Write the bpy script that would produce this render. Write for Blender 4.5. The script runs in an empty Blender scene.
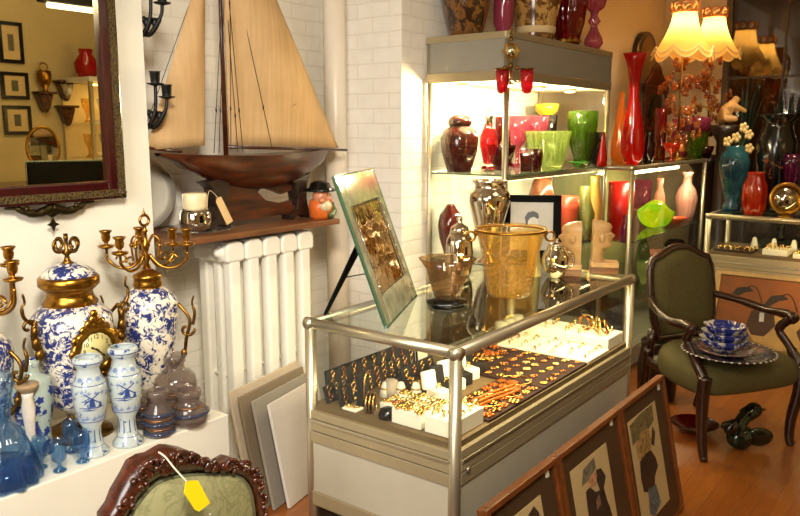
import bpy, bmesh, math, random
from mathutils import Vector as V, Matrix as MX
random.seed(7)
S = bpy.context.scene
C = S.collection
PI = math.pi
# ------------------------------------------------------------------ camera model (metres; x runs along the left wall, y towards it)
FPX, PITCH, HEAD = 760.0, math.atan(128/760.0), math.atan(583/math.hypot(760, 128))
F0 = V((math.cos(HEAD), math.sin(HEAD), 0)); RT = V((math.sin(HEAD), -math.cos(HEAD), 0))
FW = F0*math.cos(PITCH) + V((0, 0, -math.sin(PITCH))); UP = RT.cross(FW)
EYE = V((0, 0, 1.6))
def ray(px, py): return FW + RT*((px-400)/FPX) - UP*((py-258)/FPX)
def onz(px, py, z): d = ray(px, py); return EYE + d*((z-1.6)/d.z)
def onx(px, py, x): d = ray(px, py); return EYE + d*(x/d.x)
def ony(px, py, y): d = ray(px, py); return EYE + d*(y/d.y)
def depth(p): return (V(p)-EYE).dot(FW)
def zat(x, y, py):
    s = (258-py)/FPX; v = V((x, y, -1.6))
    return (s*v.dot(FW) - v.dot(UP))/(UP.z - s*FW.z)
cam = bpy.data.cameras.new('camera'); co = bpy.data.objects.new('camera', cam); C.objects.link(co)
cam.sensor_width = 36; cam.lens = 36*FPX/800; cam.clip_start = .05
co.matrix_world = MX(((RT.x, UP.x, -FW.x, EYE.x), (RT.y, UP.y, -FW.y, EYE.y), (RT.z, UP.z, -FW.z, EYE.z), (0, 0, 0, 1)))
S.camera = co
S.view_settings.view_transform = 'Standard'; S.view_settings.look = 'None'; S.view_settings.gamma = 1; S.view_settings.exposure = 0
S.view_settings.use_curve_mapping = False

# ------------------------------------------------------------------ mesh builder
class M:
    def __init__(s): s.v = []; s.f = []; s.mi = []; s.cur = 0; s.sm = []; s.smooth = True
    def face(s, idx): s.f.append(idx); s.mi.append(s.cur); s.sm.append(s.smooth)
    def flat(s): s.smooth = False; return s
    def round(s): s.smooth = True; return s
    def mat(s, i): s.cur = i; return s
    def box(s, x0, x1, y0, y1, z0, z1, mx=None):
        b = len(s.v); sm = s.smooth; s.smooth = False
        p = [V((x, y, z)) for z in (z0, z1) for y in (y0, y1) for x in (x0, x1)]
        if mx: p = [mx @ q for q in p]
        s.v += p
        for q in ((0, 2, 3, 1), (4, 5, 7, 6), (0, 1, 5, 4), (2, 6, 7, 3), (0, 4, 6, 2), (1, 3, 7, 5)): s.face([b+i for i in q])
        s.smooth = sm; return s
    def grid(s, P, closeu=False):
        b = len(s.v); n = len(P); m = len(P[0])
        for r in P: s.v += [V(q) for q in r]
        for i in range(n-1):
            for j in range(m if closeu else m-1):
                k = (j+1) % m; s.face([b+i*m+j, b+i*m+k, b+(i+1)*m+k, b+(i+1)*m+j])
        return b
    def lathe(s, prof, c=(0, 0, 0), seg=28, lobes=None, mx=None, caps=True, sq=None):
        rows = []
        for r, z in prof:
            row = []
            for j in range(seg):
                a = 2*PI*j/seg; k = r
                if lobes: k = r*(1+lobes[1]*math.cos(lobes[0]*a))
                if sq: k = r*(abs(math.cos(a))**sq+abs(math.sin(a))**sq)**(-1/sq)
                q = V((k*math.cos(a), k*math.sin(a), z))
                if mx: q = mx @ q
                row.append(q+V(c))
            rows.append(row)
        b = s.grid(rows, True)
        if caps:
            if prof[0][0] > 1e-4: s.face([b+j for j in range(seg)][::-1])
            if prof[-1][0] > 1e-4: s.face([b+(len(prof)-1)*seg+j for j in range(seg)])
        return s
    def tube(s, pts, r, seg=8, closed=False):
        pts = [V(p) for p in pts]; n = len(pts); rows = []; nrm = None
        rs = r if isinstance(r, (list, tuple)) else [r]*n
        for i in range(n):
            if closed: t = pts[(i+1) % n]-pts[i-1]
            else: t = pts[min(i+1, n-1)]-pts[max(i-1, 0)]
            if t.length < 1e-9: t = V((0, 0, 1))
            t.normalize()
            if nrm is None:
                nrm = t.cross(V((0, 0, 1)));
                if nrm.length < .05: nrm = t.cross(V((0, 1, 0)))
            nrm = nrm - t*nrm.dot(t); nrm.normalize(); bn = t.cross(nrm)
            rows.append([pts[i]+(nrm*math.cos(2*PI*j/seg)+bn*math.sin(2*PI*j/seg))*rs[i] for j in range(seg)])
        if closed: rows.append(rows[0])
        b = s.grid(rows, True)
        if not closed:
            s.face([b+j for j in range(seg)][::-1]); s.face([b+(n-1)*seg+j for j in range(seg)])
        return s
    def ball(s, c, r, seg=12, rings=8, mx=None):
        if not isinstance(r, (tuple, list)): r = (r, r, r)
        rows = []
        for i in range(rings+1):
            t = PI*i/rings; k = max(math.sin(t), 1e-3)
            row = []
            for j in range(seg):
                q = V((r[0]*k*math.cos(2*PI*j/seg), r[1]*k*math.sin(2*PI*j/seg), -r[2]*math.cos(t)))
                if mx: q = mx @ q
                row.append(q+V(c))
            rows.append(row)
        s.grid(rows, True); return s
    def torus(s, c, R, r, seg=20, rs=8, mx=None):
        pts = [V((R*math.cos(2*PI*i/seg), R*math.sin(2*PI*i/seg), 0)) for i in range(seg)]
        if mx: pts = [mx @ p for p in pts]
        return s.tube([p+V(c) for p in pts], r, rs, True)
    def prism(s, poly, h0, h1, mx=None, axis='y'):
        # polygon in (x,z), extruded along y (or (x,y) along z)
        b = len(s.v); n = len(poly); sm = s.smooth; s.smooth = False
        for h in (h0, h1):
            for (a, c) in poly:
                q = V((a, h, c)) if axis == 'y' else V((a, c, h))
                s.v.append(mx @ q if mx else q)
        s.face([b+i for i in range(n)]); s.face([b+n+i for i in range(n)][::-1])
        for i in range(n): j = (i+1) % n; s.face([b+i, b+n+i, b+n+j, b+j])
        s.smooth = sm; return s
    def build(s, name, mats, parent=None, loc=None, bevel=0, rot=None, sub=0, solid=0):
        me = bpy.data.meshes.new(name); me.from_pydata([tuple(p) for p in s.v], [], s.f)
        for m_ in (mats if isinstance(mats, (list, tuple)) else [mats]): me.materials.append(m_)
        me.polygons.foreach_set('material_index', s.mi); me.polygons.foreach_set('use_smooth', s.sm); me.update()
        bm = bmesh.new(); bm.from_mesh(me); bmesh.ops.recalc_face_normals(bm, faces=bm.faces[:]); bm.to_mesh(me); bm.free()
        o = bpy.data.objects.new(name, me); C.objects.link(o)
        if parent: o.parent = parent
        if loc is not None: o.location = loc
        if rot is not None: o.rotation_euler = rot
        if solid: d = o.modifiers.new('s', 'SOLIDIFY'); d.thickness = solid; d.offset = 0
        if bevel: d = o.modifiers.new('b', 'BEVEL'); d.width = bevel; d.segments = 2; d.limit_method = 'ANGLE'
        if sub: d = o.modifiers.new('u', 'SUBSURF'); d.levels = sub; d.render_levels = sub
        return o
def tag(o, label, cat, group=None):
    o['label'] = label; o['category'] = cat
    if group: o['group'] = group
    return o
def thing(name, label, cat, loc=(0, 0, 0), rz=0, group=None):
    o = bpy.data.objects.new(name, None); C.objects.link(o); o.empty_display_size = .1
    o.location = loc; o.rotation_euler = (0, 0, rz); return tag(o, label, cat, group)
def struct(o): o['kind'] = 'structure'; return o
def dup(root, loc, rz=None, label=None, group=None, mat=None):
    r = root.copy(); C.objects.link(r); r.location = loc
    if rz is not None: r.rotation_euler = (0, 0, rz)
    if label: r['label'] = label
    if group: r['group'] = group
    for ch in list(root.children):
        c = ch.copy(); C.objects.link(c); c.parent = r
        for g in list(ch.children): d = g.copy(); C.objects.link(d); d.parent = c
    return r
def Rm(ax, a): return MX.Rotation(a, 4, ax)
def Tm(*a): return MX.Translation(V(a))
def spiral(c, r0, r1, a0, a1, n=14, plane='xz'):
    out = []
    for i in range(n+1):
        t = i/n; r = r0+(r1-r0)*t; a = a0+(a1-a0)*t; x = r*math.cos(a); z = r*math.sin(a)
        out.append(V(c)+(V((x, 0, z)) if plane == 'xz' else V((x, z, 0))))
    return out
def smooth_path(pts, n=6):
    pts = [V(p) for p in pts]; out = []
    for i in range(len(pts)-1):
        p0 = pts[max(i-1, 0)]; p1 = pts[i]; p2 = pts[i+1]; p3 = pts[min(i+2, len(pts)-1)]
        for k in range(n):
            t = k/n; t2 = t*t; t3 = t2*t
            out.append(.5*((2*p1)+(p2-p0)*t+(2*p0-5*p1+4*p2-p3)*t2+(3*p1-p0-3*p2+p3)*t3))
    out.append(pts[-1]); return out

# ------------------------------------------------------------------ materials
def lin(c): return tuple((x/255/12.92 if x/255 <= .04045 else ((x/255+.055)/1.055)**2.4) for x in c)+(1,)
class N:
    def __init__(s, name):
        s.m = bpy.data.materials.new(name); s.m.use_nodes = True; s.t = s.m.node_tree; s.t.nodes.clear()
        s.out = s.new('ShaderNodeOutputMaterial')
    def new(s, ty, **kw):
        n = s.t.nodes.new(ty)
        for k, v in kw.items():
            if k.startswith('_'): setattr(n, k[1:], v)
            else:
                k2 = int(k[1:]) if k[0] == 'i' and k[1:].isdigit() else k.replace('_', ' ')
                n.inputs[k2].default_value = v
        return n
    def link(s, a, b): s.t.links.new(a, b)
    def coord(s, out='Object', scale=(1, 1, 1)):
        tc = s.new('ShaderNodeTexCoord'); mp = s.new('ShaderNodeMapping'); mp.inputs['Scale'].default_value = scale
        s.link(tc.outputs[out], mp.inputs['Vector']); return mp.outputs['Vector']
    def ramp(s, fac, stops, interp='LINEAR'):
        r = s.new('ShaderNodeValToRGB'); r.color_ramp.interpolation = interp
        e = r.color_ramp.elements
        while len(e) < len(stops): e.new(.5)
        for x, (p, c) in zip(e, stops): x.position = p; x.color = c
        s.link(fac, r.inputs['Fac']); return r.outputs['Color']
    def noise(s, scale, vec=None, detail=3, rough=.55, dist=0):
        n = s.new('ShaderNodeTexNoise', Scale=scale, Detail=detail, Roughness=rough, Distortion=dist)
        if vec is not None: s.link(vec, n.inputs['Vector'])
        return n.outputs['Fac']
    def mix(s, fac, a, b, mode='MIX'):
        m = s.new('ShaderNodeMix', _data_type='RGBA', _blend_type=mode)
        for sock, x in ((m.inputs[0], fac), (m.inputs[6], a), (m.inputs[7], b)):
            if hasattr(x, 'is_linked') or hasattr(x, 'links'): s.link(x, sock)
            else: sock.default_value = x
        return m.outputs[2]
    def bump(s, h, strength=.3, dist=.01):
        b = s.new('ShaderNodeBump', Strength=strength, Distance=dist); s.link(h, b.inputs['Height']); return b.outputs['Normal']
    def pbr(s, col, rough=.5, metal=0, normal=None, **kw):
        p = s.new('ShaderNodeBsdfPrincipled', Roughness=rough, Metallic=metal)
        if isinstance(col, tuple): p.inputs['Base Color'].default_value = col
        else: s.link(col, p.inputs['Base Color'])
        if normal is not None: s.link(normal, p.inputs['Normal'])
        for k, v in kw.items(): p.inputs[k.replace('_', ' ')].default_value = v
        return p
    def fres(s, extra=0.0, normal=None, f0=.04):
        # Schlick reflectance, only on faces turned to the viewer
        g = s.new('ShaderNodeLayerWeight', Blend=.5)
        if normal is not None: s.link(normal, g.inputs['Normal'])
        p = s.new('ShaderNodeMath', _operation='POWER', i1=5.0); s.link(g.outputs['Facing'], p.inputs[0])
        m = s.new('ShaderNodeMath', _operation='MULTIPLY_ADD', i1=1-f0, i2=f0+extra); m.use_clamp = True; s.link(p.outputs[0], m.inputs[0])
        ge = s.new('ShaderNodeNewGeometry'); b = s.new('ShaderNodeMath', _operation='SUBTRACT', i0=1.0); s.link(ge.outputs['Backfacing'], b.inputs[1])
        o = s.new('ShaderNodeMath', _operation='MULTIPLY'); s.link(m.outputs[0], o.inputs[0]); s.link(b.outputs[0], o.inputs[1]); return o.outputs[0]
    def done(s, sh): s.link(sh.outputs[0] if hasattr(sh, 'outputs') else sh, s.out.inputs['Surface']); return s.m
def plain(name, c, rough=.5, metal=0, var=.12, scale=20, bump=0, **kw):
    n = N(name); base = lin(c); vec = n.coord(); f = n.noise(scale, vec)
    dk = tuple(x*(1-var) for x in base[:3])+(1,); lt = tuple(min(1, x*(1+var)) for x in base[:3])+(1,)
    col = n.ramp(f, [(.3, dk), (.7, lt)])
    nb = n.bump(f, bump, .004) if bump else None
    return n.done(n.pbr(col, rough, metal, nb, **kw))
def wood(name, c1, c2, scale=8, stretch=(1, 8, 8), rough=.4, coat=.2):
    n = N(name); vec = n.coord('Object', stretch); f = n.noise(scale, vec, 5, .6, .6)
    col = n.ramp(f, [(.3, lin(c1)), (.7, lin(c2))]); return n.done(n.pbr(col, rough, 0, n.bump(f, .12, .003), Coat_Weight=coat, Coat_Roughness=.2))
def glass(name, tint=(.93, .97, .95), extra=0.0, f0=.04):
    n = N(name); t = n.new('ShaderNodeBsdfTransparent'); t.inputs[0].default_value = tint+(1,)
    g = n.new('ShaderNodeBsdfGlossy', Roughness=.015); mx = n.new('ShaderNodeMixShader'); n.link(n.fres(extra, None, f0), mx.inputs[0]); n.link(t.outputs[0], mx.inputs[1]); n.link(g.outputs[0], mx.inputs[2])
    return n.done(mx)
def cglass(name, c, opac=.5, tint=None, rough=.06, bump=0, bscale=25, c2=None):
    # coloured vessel glass: lets tinted light through, glows a little, reflects at the rim
    opac = 1-(1-opac)**.5; n = N(name); col = lin(c); tv = lin(tint or c); vec = n.coord()
    t = n.new('ShaderNodeBsdfTransparent'); t.inputs[0].default_value = tuple(min(1, x**.3) for x in tv[:3])+(1,)
    d = n.new('ShaderNodeBsdfDiffuse'); tr = n.new('ShaderNodeBsdfTranslucent')
    if c2:
        cc = n.ramp(n.noise(bscale*.5, vec), [(.4, col), (.6, lin(c2))]); n.link(cc, d.inputs[0]); n.link(cc, tr.inputs[0])
    else: d.inputs[0].default_value = col; tr.inputs[0].default_value = col
    m1 = n.new('ShaderNodeMixShader', i0=.5); n.link(d.outputs[0], m1.inputs[1]); n.link(tr.outputs[0], m1.inputs[2])
    m2 = n.new('ShaderNodeMixShader', i0=opac); n.link(t.outputs[0], m2.inputs[1]); n.link(m1.outputs[0], m2.inputs[2])
    g = n.new('ShaderNodeBsdfGlossy', Roughness=rough); nb = None
    if bump:
        nb = n.bump(n.noise(bscale, vec, 2), bump, .01); n.link(nb, g.inputs['Normal'])
    m3 = n.new('ShaderNodeMixShader'); n.link(n.fres(.02, nb), m3.inputs[0]); n.link(m2.outputs[0], m3.inputs[1]); n.link(g.outputs[0], m3.inputs[2])
    return n.done(m3)
def emit(name, c, st):
    n = N(name); e = n.new('ShaderNodeEmission', Strength=st); e.inputs[0].default_value = lin(c); return n.done(e)
def delft(name, base=(226, 216, 196), scale=26, amount=.52, blue=(46, 58, 120)):
    n = N(name); vec = n.coord()
    dv = n.new('ShaderNodeTexVoronoi', Scale=scale); n.link(vec, dv.inputs['Vector'])
    f = n.noise(scale*1.5, vec, 4, .65, 1.2); big = n.noise(scale*.35, vec, 2)
    a = n.new('ShaderNodeMath', _operation='MULTIPLY_ADD', i1=.5); n.link(big, a.inputs[0]); n.link(f, a.inputs[2])
    b = n.new('ShaderNodeMath', _operation='MULTIPLY_ADD', i1=-.22); n.link(dv.outputs['Distance'], b.inputs[0]); n.link(a.outputs[0], b.inputs[2])
    col = n.ramp(b.outputs[0], [(amount+.06, lin(base)), (amount+.10, tuple((a+b)/2 for a, b in zip(lin(base), lin(blue)))), (amount+.14, lin(blue)), (amount+.3, tuple(x*.6 for x in lin(blue)[:3])+(1,))])
    return n.done(n.pbr(col, .16, 0, None, Coat_Weight=.5, Coat_Roughness=.08))
mt = {}
def brick():
    n = N('painted_brick'); tc = n.new('ShaderNodeTexCoord'); g = n.new('ShaderNodeNewGeometry'); sp = n.new('ShaderNodeSeparateXYZ'); n.link(tc.outputs['Object'], sp.inputs[0])
    ad = n.new('ShaderNodeMath', _operation='ADD'); n.link(sp.outputs[0], ad.inputs[0]); n.link(sp.outputs[1], ad.inputs[1])
    cb = n.new('ShaderNodeCombineXYZ'); n.link(ad.outputs[0], cb.inputs[0]); n.link(sp.outputs[2], cb.inputs[1])
    f0 = n.noise(9, tc.outputs['Object'], 3); wob = n.mix(.012, cb.outputs[0], f0, 'ADD')
    b = n.new('ShaderNodeTexBrick', Scale=1, Mortar_Size=.006, Mortar_Smooth=.6, Brick_Width=.215, Row_Height=.078)
    n.link(wob, b.inputs['Vector']); b.inputs['Color1'].default_value = b.inputs['Color2'].default_value = (1, 1, 1, 1); b.inputs['Mortar'].default_value = (0, 0, 0, 1)
    f = n.noise(14, tc.outputs['Object'], 5)
    h = n.mix(.25, b.outputs['Color'], f)
    col = n.ramp(f, [(.3, lin((236, 230, 218))), (.7, lin((243, 238, 228)))])
    col = n.mix(b.outputs['Fac'], col, lin((230, 223, 210)))
    return n.done(n.pbr(col, .55, 0, n.bump(h, .3, .006)))
def floor_mat():
    n = N('floor_planks'); v = n.coord('Object')
    mp = n.new('ShaderNodeMapping'); mp.inputs['Rotation'].default_value = (0, 0, 0); n.link(v, mp.inputs['Vector'])
    b = n.new('ShaderNodeTexBrick', Scale=1, Mortar_Size=.0012, Brick_Width=.9, Row_Height=.062, Bias=0)
    n.link(mp.outputs[0], b.inputs['Vector']); b.inputs['Color1'].default_value = lin((150, 88, 32)); b.inputs['Color2'].default_value = lin((126, 66, 20)); b.inputs['Mortar'].default_value = lin((70, 34, 10))
    g = n.coord('Object', (2, 30, 1)); f = n.noise(4, g, 5)
    col = n.mix(.35, b.outputs['Color'], n.ramp(f, [(.3, lin((110, 56, 16))), (.7, lin((168, 100, 40)))]))
    return n.done(n.pbr(col, .28, 0, n.bump(f, .05, .003), Coat_Weight=.3, Coat_Roughness=.2))
def fabric(name, c1, c2, scale=9):
    n = N(name); vec = n.coord(); f = n.noise(scale, vec, 3, .5, 2.5); w = n.noise(500, vec, 1)
    col = n.ramp(f, [(.42, lin(c1)), (.5, lin(c2)), (.58, lin(c1))]); return n.done(n.pbr(col, .8, 0, n.bump(w, .15, .001)))
mt.update(
    brick=brick(), floor=floor_mat(), plaster=plain('white_plaster', (226, 221, 206), .6, var=.02, scale=6, bump=.06),
    beige=plain('beige_plaster', (190, 172, 146), .7, var=.04, scale=4), ceil=plain('ceiling_paint', (205, 195, 175), .8, var=.03),
    tan=plain('tan_wall_paint', (206, 186, 140), .75, var=.04, scale=3),
    ledge=plain('white_painted_wood', (228, 223, 208), .4, var=.02, scale=5), white=plain('white_enamel', (240, 236, 224), .35, var=.02),
    pipe=plain('cream_pipe_paint', (234, 222, 204), .35, var=.03, scale=6),
    gold=plain('gilt_brass', (166, 120, 46), .28, 1, .25, 60), agold=plain('antique_brass', (126, 92, 40), .36, 1, .35, 40, .1), jgold=plain('jewellery_gold', (216, 170, 92), .22, 1, .2, 90),
    silver=plain('silver_plate', (205, 200, 190), .1, 1, .08, 12), bronze=plain('dark_bronze', (66, 56, 34), .45, 1, .3, 60, .2), iron=plain('black_iron', (16, 15, 13), .45, .4, .2),
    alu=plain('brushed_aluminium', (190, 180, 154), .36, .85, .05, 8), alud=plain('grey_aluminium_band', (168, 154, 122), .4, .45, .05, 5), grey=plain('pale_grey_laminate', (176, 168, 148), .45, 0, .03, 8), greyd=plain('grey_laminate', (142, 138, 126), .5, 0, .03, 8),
    black=plain('black_velvet', (12, 10, 9), .85, 0, .2, 50), blackg=plain('black_gloss', (10, 9, 8), .2), brown=plain('brown_velvet', (44, 18, 10), .85, 0, .25, 30), wlea=plain('white_leatherette', (240, 234, 214), .5, 0, .03), grybx=plain('stone_grey_card', (176, 164, 146), .7),
    maho=wood('burgundy_mahogany', (38, 6, 8), (62, 11, 13), 7, (6, 6, 6), .2, .6), band=None, hull=wood('ship_mahogany', (34, 13, 6), (90, 40, 16), 5, (1, 6, 6), .3, .4), stain=wood('dark_stained_wood', (22, 12, 8), (46, 26, 16), 8, (6, 6, 2), .4, .2),
    shelf=wood('brown_shelf_wood', (88, 50, 24), (128, 78, 40), 6, (1, 8, 8), .5, .1), carve=wood('carved_walnut', (34, 12, 6), (84, 34, 14), 12, (3, 3, 3), .25, .5), walnut=wood('dark_walnut', (30, 14, 8), (58, 28, 14), 9, (5, 5, 1), .25, .4),
    orangew=wood('orange_oak_frame', (88, 44, 14), (124, 66, 24), 9, (2, 8, 2), .35, .3), matb=fabric('brown_mat_board', (70, 46, 18), (76, 50, 21), 30), cream=plain('cream_paper', (214, 188, 138), .8, 0, .05, 14),
    glass=glass('clear_glass', (.97, .98, .965)), top=glass('counter_top_glass', (.86, .92, .88), .06), edge=cglass('green_glass_edge', (128, 164, 136), .5), mirror=None,
    clear=cglass('colourless_vessel_glass', (220, 224, 220), .12, (244, 246, 244), .03, .2, 30),
)
def mirror_mat(name, c, rough=.01, wav=0):
    n = N(name); nb = n.bump(n.noise(12, n.coord(), 2), wav, .01) if wav else None
    return n.done(n.pbr(lin(c), rough, 1, nb))
mt['mirror'] = mirror_mat('aged_mirror', (216, 204, 164)); mt['mirror2'] = mirror_mat('small_mirror', (190, 180, 160), .02)
mt['gmirror'] = mirror_mat('golden_mirror', (216, 172, 92), .05, .25); mt['bevmir'] = plain('bevelled_mirror_mosaic', (206, 206, 178), .12, .55, .25, 26, .25)
def band():
    n = N('gilt_fretwork_band'); v = n.new('ShaderNodeTexVoronoi', Scale=110); n.link(n.coord(), v.inputs['Vector'])
    col = n.ramp(v.outputs['Distance'], [(.25, lin((26, 17, 9))), (.5, lin((88, 70, 36)))]); return n.done(n.pbr(col, .45, .4, n.bump(v.outputs['Distance'], .6, .006)))
mt['band'] = band()
def sail():
    n = N('tan_sailcloth'); v = n.coord('Object', (1, 1, 1)); f = n.noise(5, v, 4); st = n.noise(7, n.coord('Object', (9, 1, .5)), 3)
    col = n.ramp(f, [(.3, lin((206, 168, 118))), (.7, lin((222, 188, 140)))]); col = n.mix(.22, col, n.ramp(st, [(.35, lin((176, 132, 84))), (.65, lin((230, 194, 140)))]))
    p = n.pbr(col, .85); tr = n.new('ShaderNodeBsdfTranslucent'); n.link(col, tr.inputs[0]); m = n.new('ShaderNodeMixShader', i0=.2); n.link(p.outputs[0], m.inputs[1]); n.link(tr.outputs[0], m.inputs[2]); return n.done(m)
mt['sail'] = sail()
mt['sage'] = fabric('sage_damask', (150, 146, 104), (128, 126, 86), 11); mt['olive'] = fabric('olive_velour', (84, 74, 32), (70, 62, 26), 30)
mt['delft'] = delft('blue_and_white_porcelain', (232, 222, 202), 28, .555); mt['delft2'] = delft('pale_delftware', (178, 188, 188), 30, .70, (52, 72, 130)); mt['celadon'] = delft('celadon_blue_porcelain', (176, 190, 178), 17, .585, (34, 50, 128))
mt['red'] = cglass('ruby_glass', (150, 8, 16), .5, (170, 6, 14)); mt['dred'] = cglass('dark_ruby_glass', (70, 4, 8), .6, (60, 3, 8)); mt['brred'] = cglass('bright_red_glass', (214, 18, 14), .9)
mt['orange'] = cglass('orange_glass', (226, 120, 26), .75); mt['pink'] = cglass('pink_glass', (208, 96, 128), .5, (226, 150, 176)); mt['lime'] = cglass('lime_glass', (176, 200, 116), .3, (206, 224, 160), bump=.1); mt['green'] = cglass('green_glass', (76, 112, 20), .5, (150, 180, 70), bump=.4)
mt['yelgrn'] = cglass('yellow_green_glass', (206, 222, 40), .8, bump=.2, bscale=12, c2=(134, 204, 16)); mt['amber'] = cglass('amber_crackle_glass', (255, 220, 130), .2, (250, 206, 106), .05, 1.0, 60); mt['smoke'] = cglass('pale_amber_glass', (196, 160, 116), .14, (214, 180, 140))
mt['blue'] = cglass('pale_blue_glass', (110, 156, 206), .16, (150, 190, 226), .04); mt['lilac'] = cglass('smoky_lilac_glass', (176, 160, 154), .34, (192, 180, 172), .08, .1); mt['lilacb'] = cglass('blue_lustre_band', (92, 104, 140), .7); mt['lilacg'] = plain('copper_lustre_line', (160, 112, 76), .25, .8)
mt['teal'] = cglass('turquoise_glass', (60, 128, 140), .85, (40, 120, 140), .06, .2, 6, (18, 60, 84)); mt['purple'] = cglass('purple_glass', (120, 16, 84), .6); mt['dkgreen'] = cglass('dark_green_glass', (16, 40, 26), .7, (30, 90, 60), .05, .3, 10, (60, 30, 14)); mt['yellow'] = plain('yellow_glaze', (206, 160, 40), .25); mt['smokeblk'] = cglass('smoky_black_glass', (28, 20, 22), .7)
mt['cpink'] = cglass('cranberry_pink_glass', (190, 60, 110), .65)
# ------------------------------------------------------------------ the room
def bx(name, m, *b): return struct(M().box(*b).build(name, m))
bx('floor', mt['floor'], -1.6, 8.6, -1.4, 3.1, -.06, 0)
bx('ceiling', mt['ceil'], -1.6, 8.6, -1.4, 3.1, 3.1, 3.16)
bx('wall_left', mt['plaster'], -1.5, 1.82, 2.62, 3.05, 0, 3.1)
bx('wall_alcove', mt['brick'], 1.82, 3.2, 2.95, 3.05, 0, 3.1)
bx('wall_pier', mt['brick'], 3.2, 4.78, 2.41, 3.05, 0, 3.1)
bx('wall_back', mt['beige'], 4.78, 7.2, 2.41, 3.05, 0, 3.1)
bx('wall_right', mt['tan'], -1.5, 8.5, -1.35, -1.25, 0, 3.1)
bx('wall_near', mt['tan'], -1.6, -1.5, -1.35, 3.05, 0, 3.1)
YW = 1.885
w = M().box(7.2, 7.32, YW, 2.41, 0, 3.1); w.box(7.2, 7.32, -1.25, YW, 0, .85); struct(w.build('wall_far', mt['beige']))
win = struct(bpy.data.objects.new('window_1', None)); C.objects.link(win); win.location = (7.24, 0, .85)
dkf = plain('dark_window_paint', (74, 60, 40), .5)
fr = M().box(-.03, .03, -1.25, -1.19, 0, 2.25).box(-.03, .03, YW-.05, YW, 0, 2.25).box(-.03, .03, -1.19, YW-.05, 0, .06).box(-.03, .03, -1.19, YW-.05, 2.2, 2.25)
fr.build('window_frame', dkf, win)
for y in (1.4, .75, .1, -.6): M().box(-.02, .02, y-.008, y+.008, .06, 2.2).build('mullion', dkf, win)
M().box(-.02, .02, -1.19, YW-.05, 1.19, 1.21).build('transom', dkf, win)
ng = N('night_window_glass'); t_ = ng.new('ShaderNodeBsdfTransparent'); t_.inputs[0].default_value = (.75, .7, .6, 1); g_ = ng.new('ShaderNodeBsdfGlossy', Roughness=.02); m_ = ng.new('ShaderNodeMixShader', i0=.10)
ng.link(t_.outputs[0], m_.inputs[1]); ng.link(g_.outputs[0], m_.inputs[2])
M().box(-.004, .004, -1.19, YW-.05, .06, 2.2).build('pane', ng.done(m_), win)
cu = M(); P = []
for z in (.87, 3.08): P.append([(7.62+.05*math.sin(i*1.35)+.02*math.sin(i*3.1), -1.25+i*.05, z) for i in range(74)])
cu.grid(P); tag(cu.build('curtain', plain('brown_curtain', (150, 106, 52), .85, var=.2, scale=2), solid=.004), 'brown pleated curtain hanging behind the dark window', 'curtain')
bx('wall_outside', plain('night_brown', (70, 48, 26), .9), 8.4, 8.5, -1.25, 3.05, 0, 3.1)
pz = zat(3.12, 2.79, 500)
o = M().lathe([(.058, 0), (.058, 3.1)], seg=24).build('heating_pipe', mt['pipe'], loc=(3.125, 2.80, 0)); tag(o, 'thick cream vertical pipe from floor to ceiling in the corner of the brick alcove', 'pipe')

def at(px, z, X=None, Y=None):
    lo, hi = (.3, 3.2) if X is not None else (.6, 9.5)
    f = lambda v: proj_x(V((X, v, z)) if X is not None else V((v, Y, z)))
    inc = f(hi) > f(lo)
    for _ in range(50):
        m = (lo+hi)/2
        if (f(m) < px) == inc: lo = m
        else: hi = m
    return V((X, lo, z)) if X is not None else V((lo, Y, z))
# ------------------------------------------------------------------ generic vessel from a half-width / height outline
def locate(px, py, z=None, Y=None, X=None):
    return onz(px, py, z) if z is not None else ony(px, py, Y) if Y is not None else onx(px, py, X)
def outline(p, prof):
    d = depth(p)/FPX; return [(max(hw, 0)*d, zat(p.x, p.y, y)-p.z) for hw, y in prof]
def shell(prof, t=.003):
    inner = [(max(r-t, .001), z) for r, z in prof]; inner[0] = (inner[0][0], prof[0][1]+t)
    return prof+inner[::-1]
def pot(name, label, cat, m, p, prof, group=None, wall=.003, open_=True, seg=28, parts=(), base=None, lobes=None, sq=None):
    """prof: outline from the foot up, in photo half-widths and heights measured at the thing's own distance"""
    pr = outline(p, prof); pr[0] = (pr[0][0], 0.0)
    body = M().lathe(shell(pr, wall) if open_ else pr, seg=seg, lobes=lobes, sq=sq)
    if not parts and base is None: return tag(body.build(name, m, loc=p), label, cat, group)
    t = thing(name, label, cat, p, 0, group); body.build(base or 'body', m, t)
    for pn, pm, pp, *kw in parts:
        M().lathe(outline(p, pp), seg=seg, **(kw[0] if kw else {})).build(pn, pm, t)
    return t

# ------------------------------------------------------------------ plinth, mirror
ZL = .55
tag(M().box(-.6, 1.776, 2.15, 2.615, 0, ZL).build('display_plinth', mt['ledge'], bevel=.004), 'long low white plinth below the mirror, crowded with blue and white china', 'plinth')
mr = thing('wall_mirror', 'large wall mirror in a burgundy frame with gilt fretwork and a bronze crest below', 'mirror', (1.0, 2.60, 1.345))
def framebars(m, x0, x1, z0, z1, w, y0, y1):
    m.box(x0, x0+w, y0, y1, z0, z1); m.box(x1-w, x1, y0, y1, z0, z1); m.box(x0+w, x1-w, y0, y1, z0, z0+w); m.box(x0+w, x1-w, y0, y1, z1-w, z1); return m
X0, X1, ZT = -.1, .675, 1.05
framebars(M(), X0, X1, 0, ZT, .068, -.035, .012).build('frame', mt['maho'], mr, bevel=.006)
bw = .026; bo = .011
framebars(M(), X0+bo, X1-bo, bo, ZT-bo, bw, -.042, -.03).build('fretwork_band', mt['band'], mr)
for x in (X0+bo+bw/2, X1-bo-bw/2):
    rz = M().lathe([(.0185, 0), (.017, .004), (.008, .006), (.005, .009), (0, .009)], seg=16, lobes=(8, .1), mx=Rm('X', PI/2)).build('rosette', mt['band'], mr, loc=(x, -.041, bo+bw/2))
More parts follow.
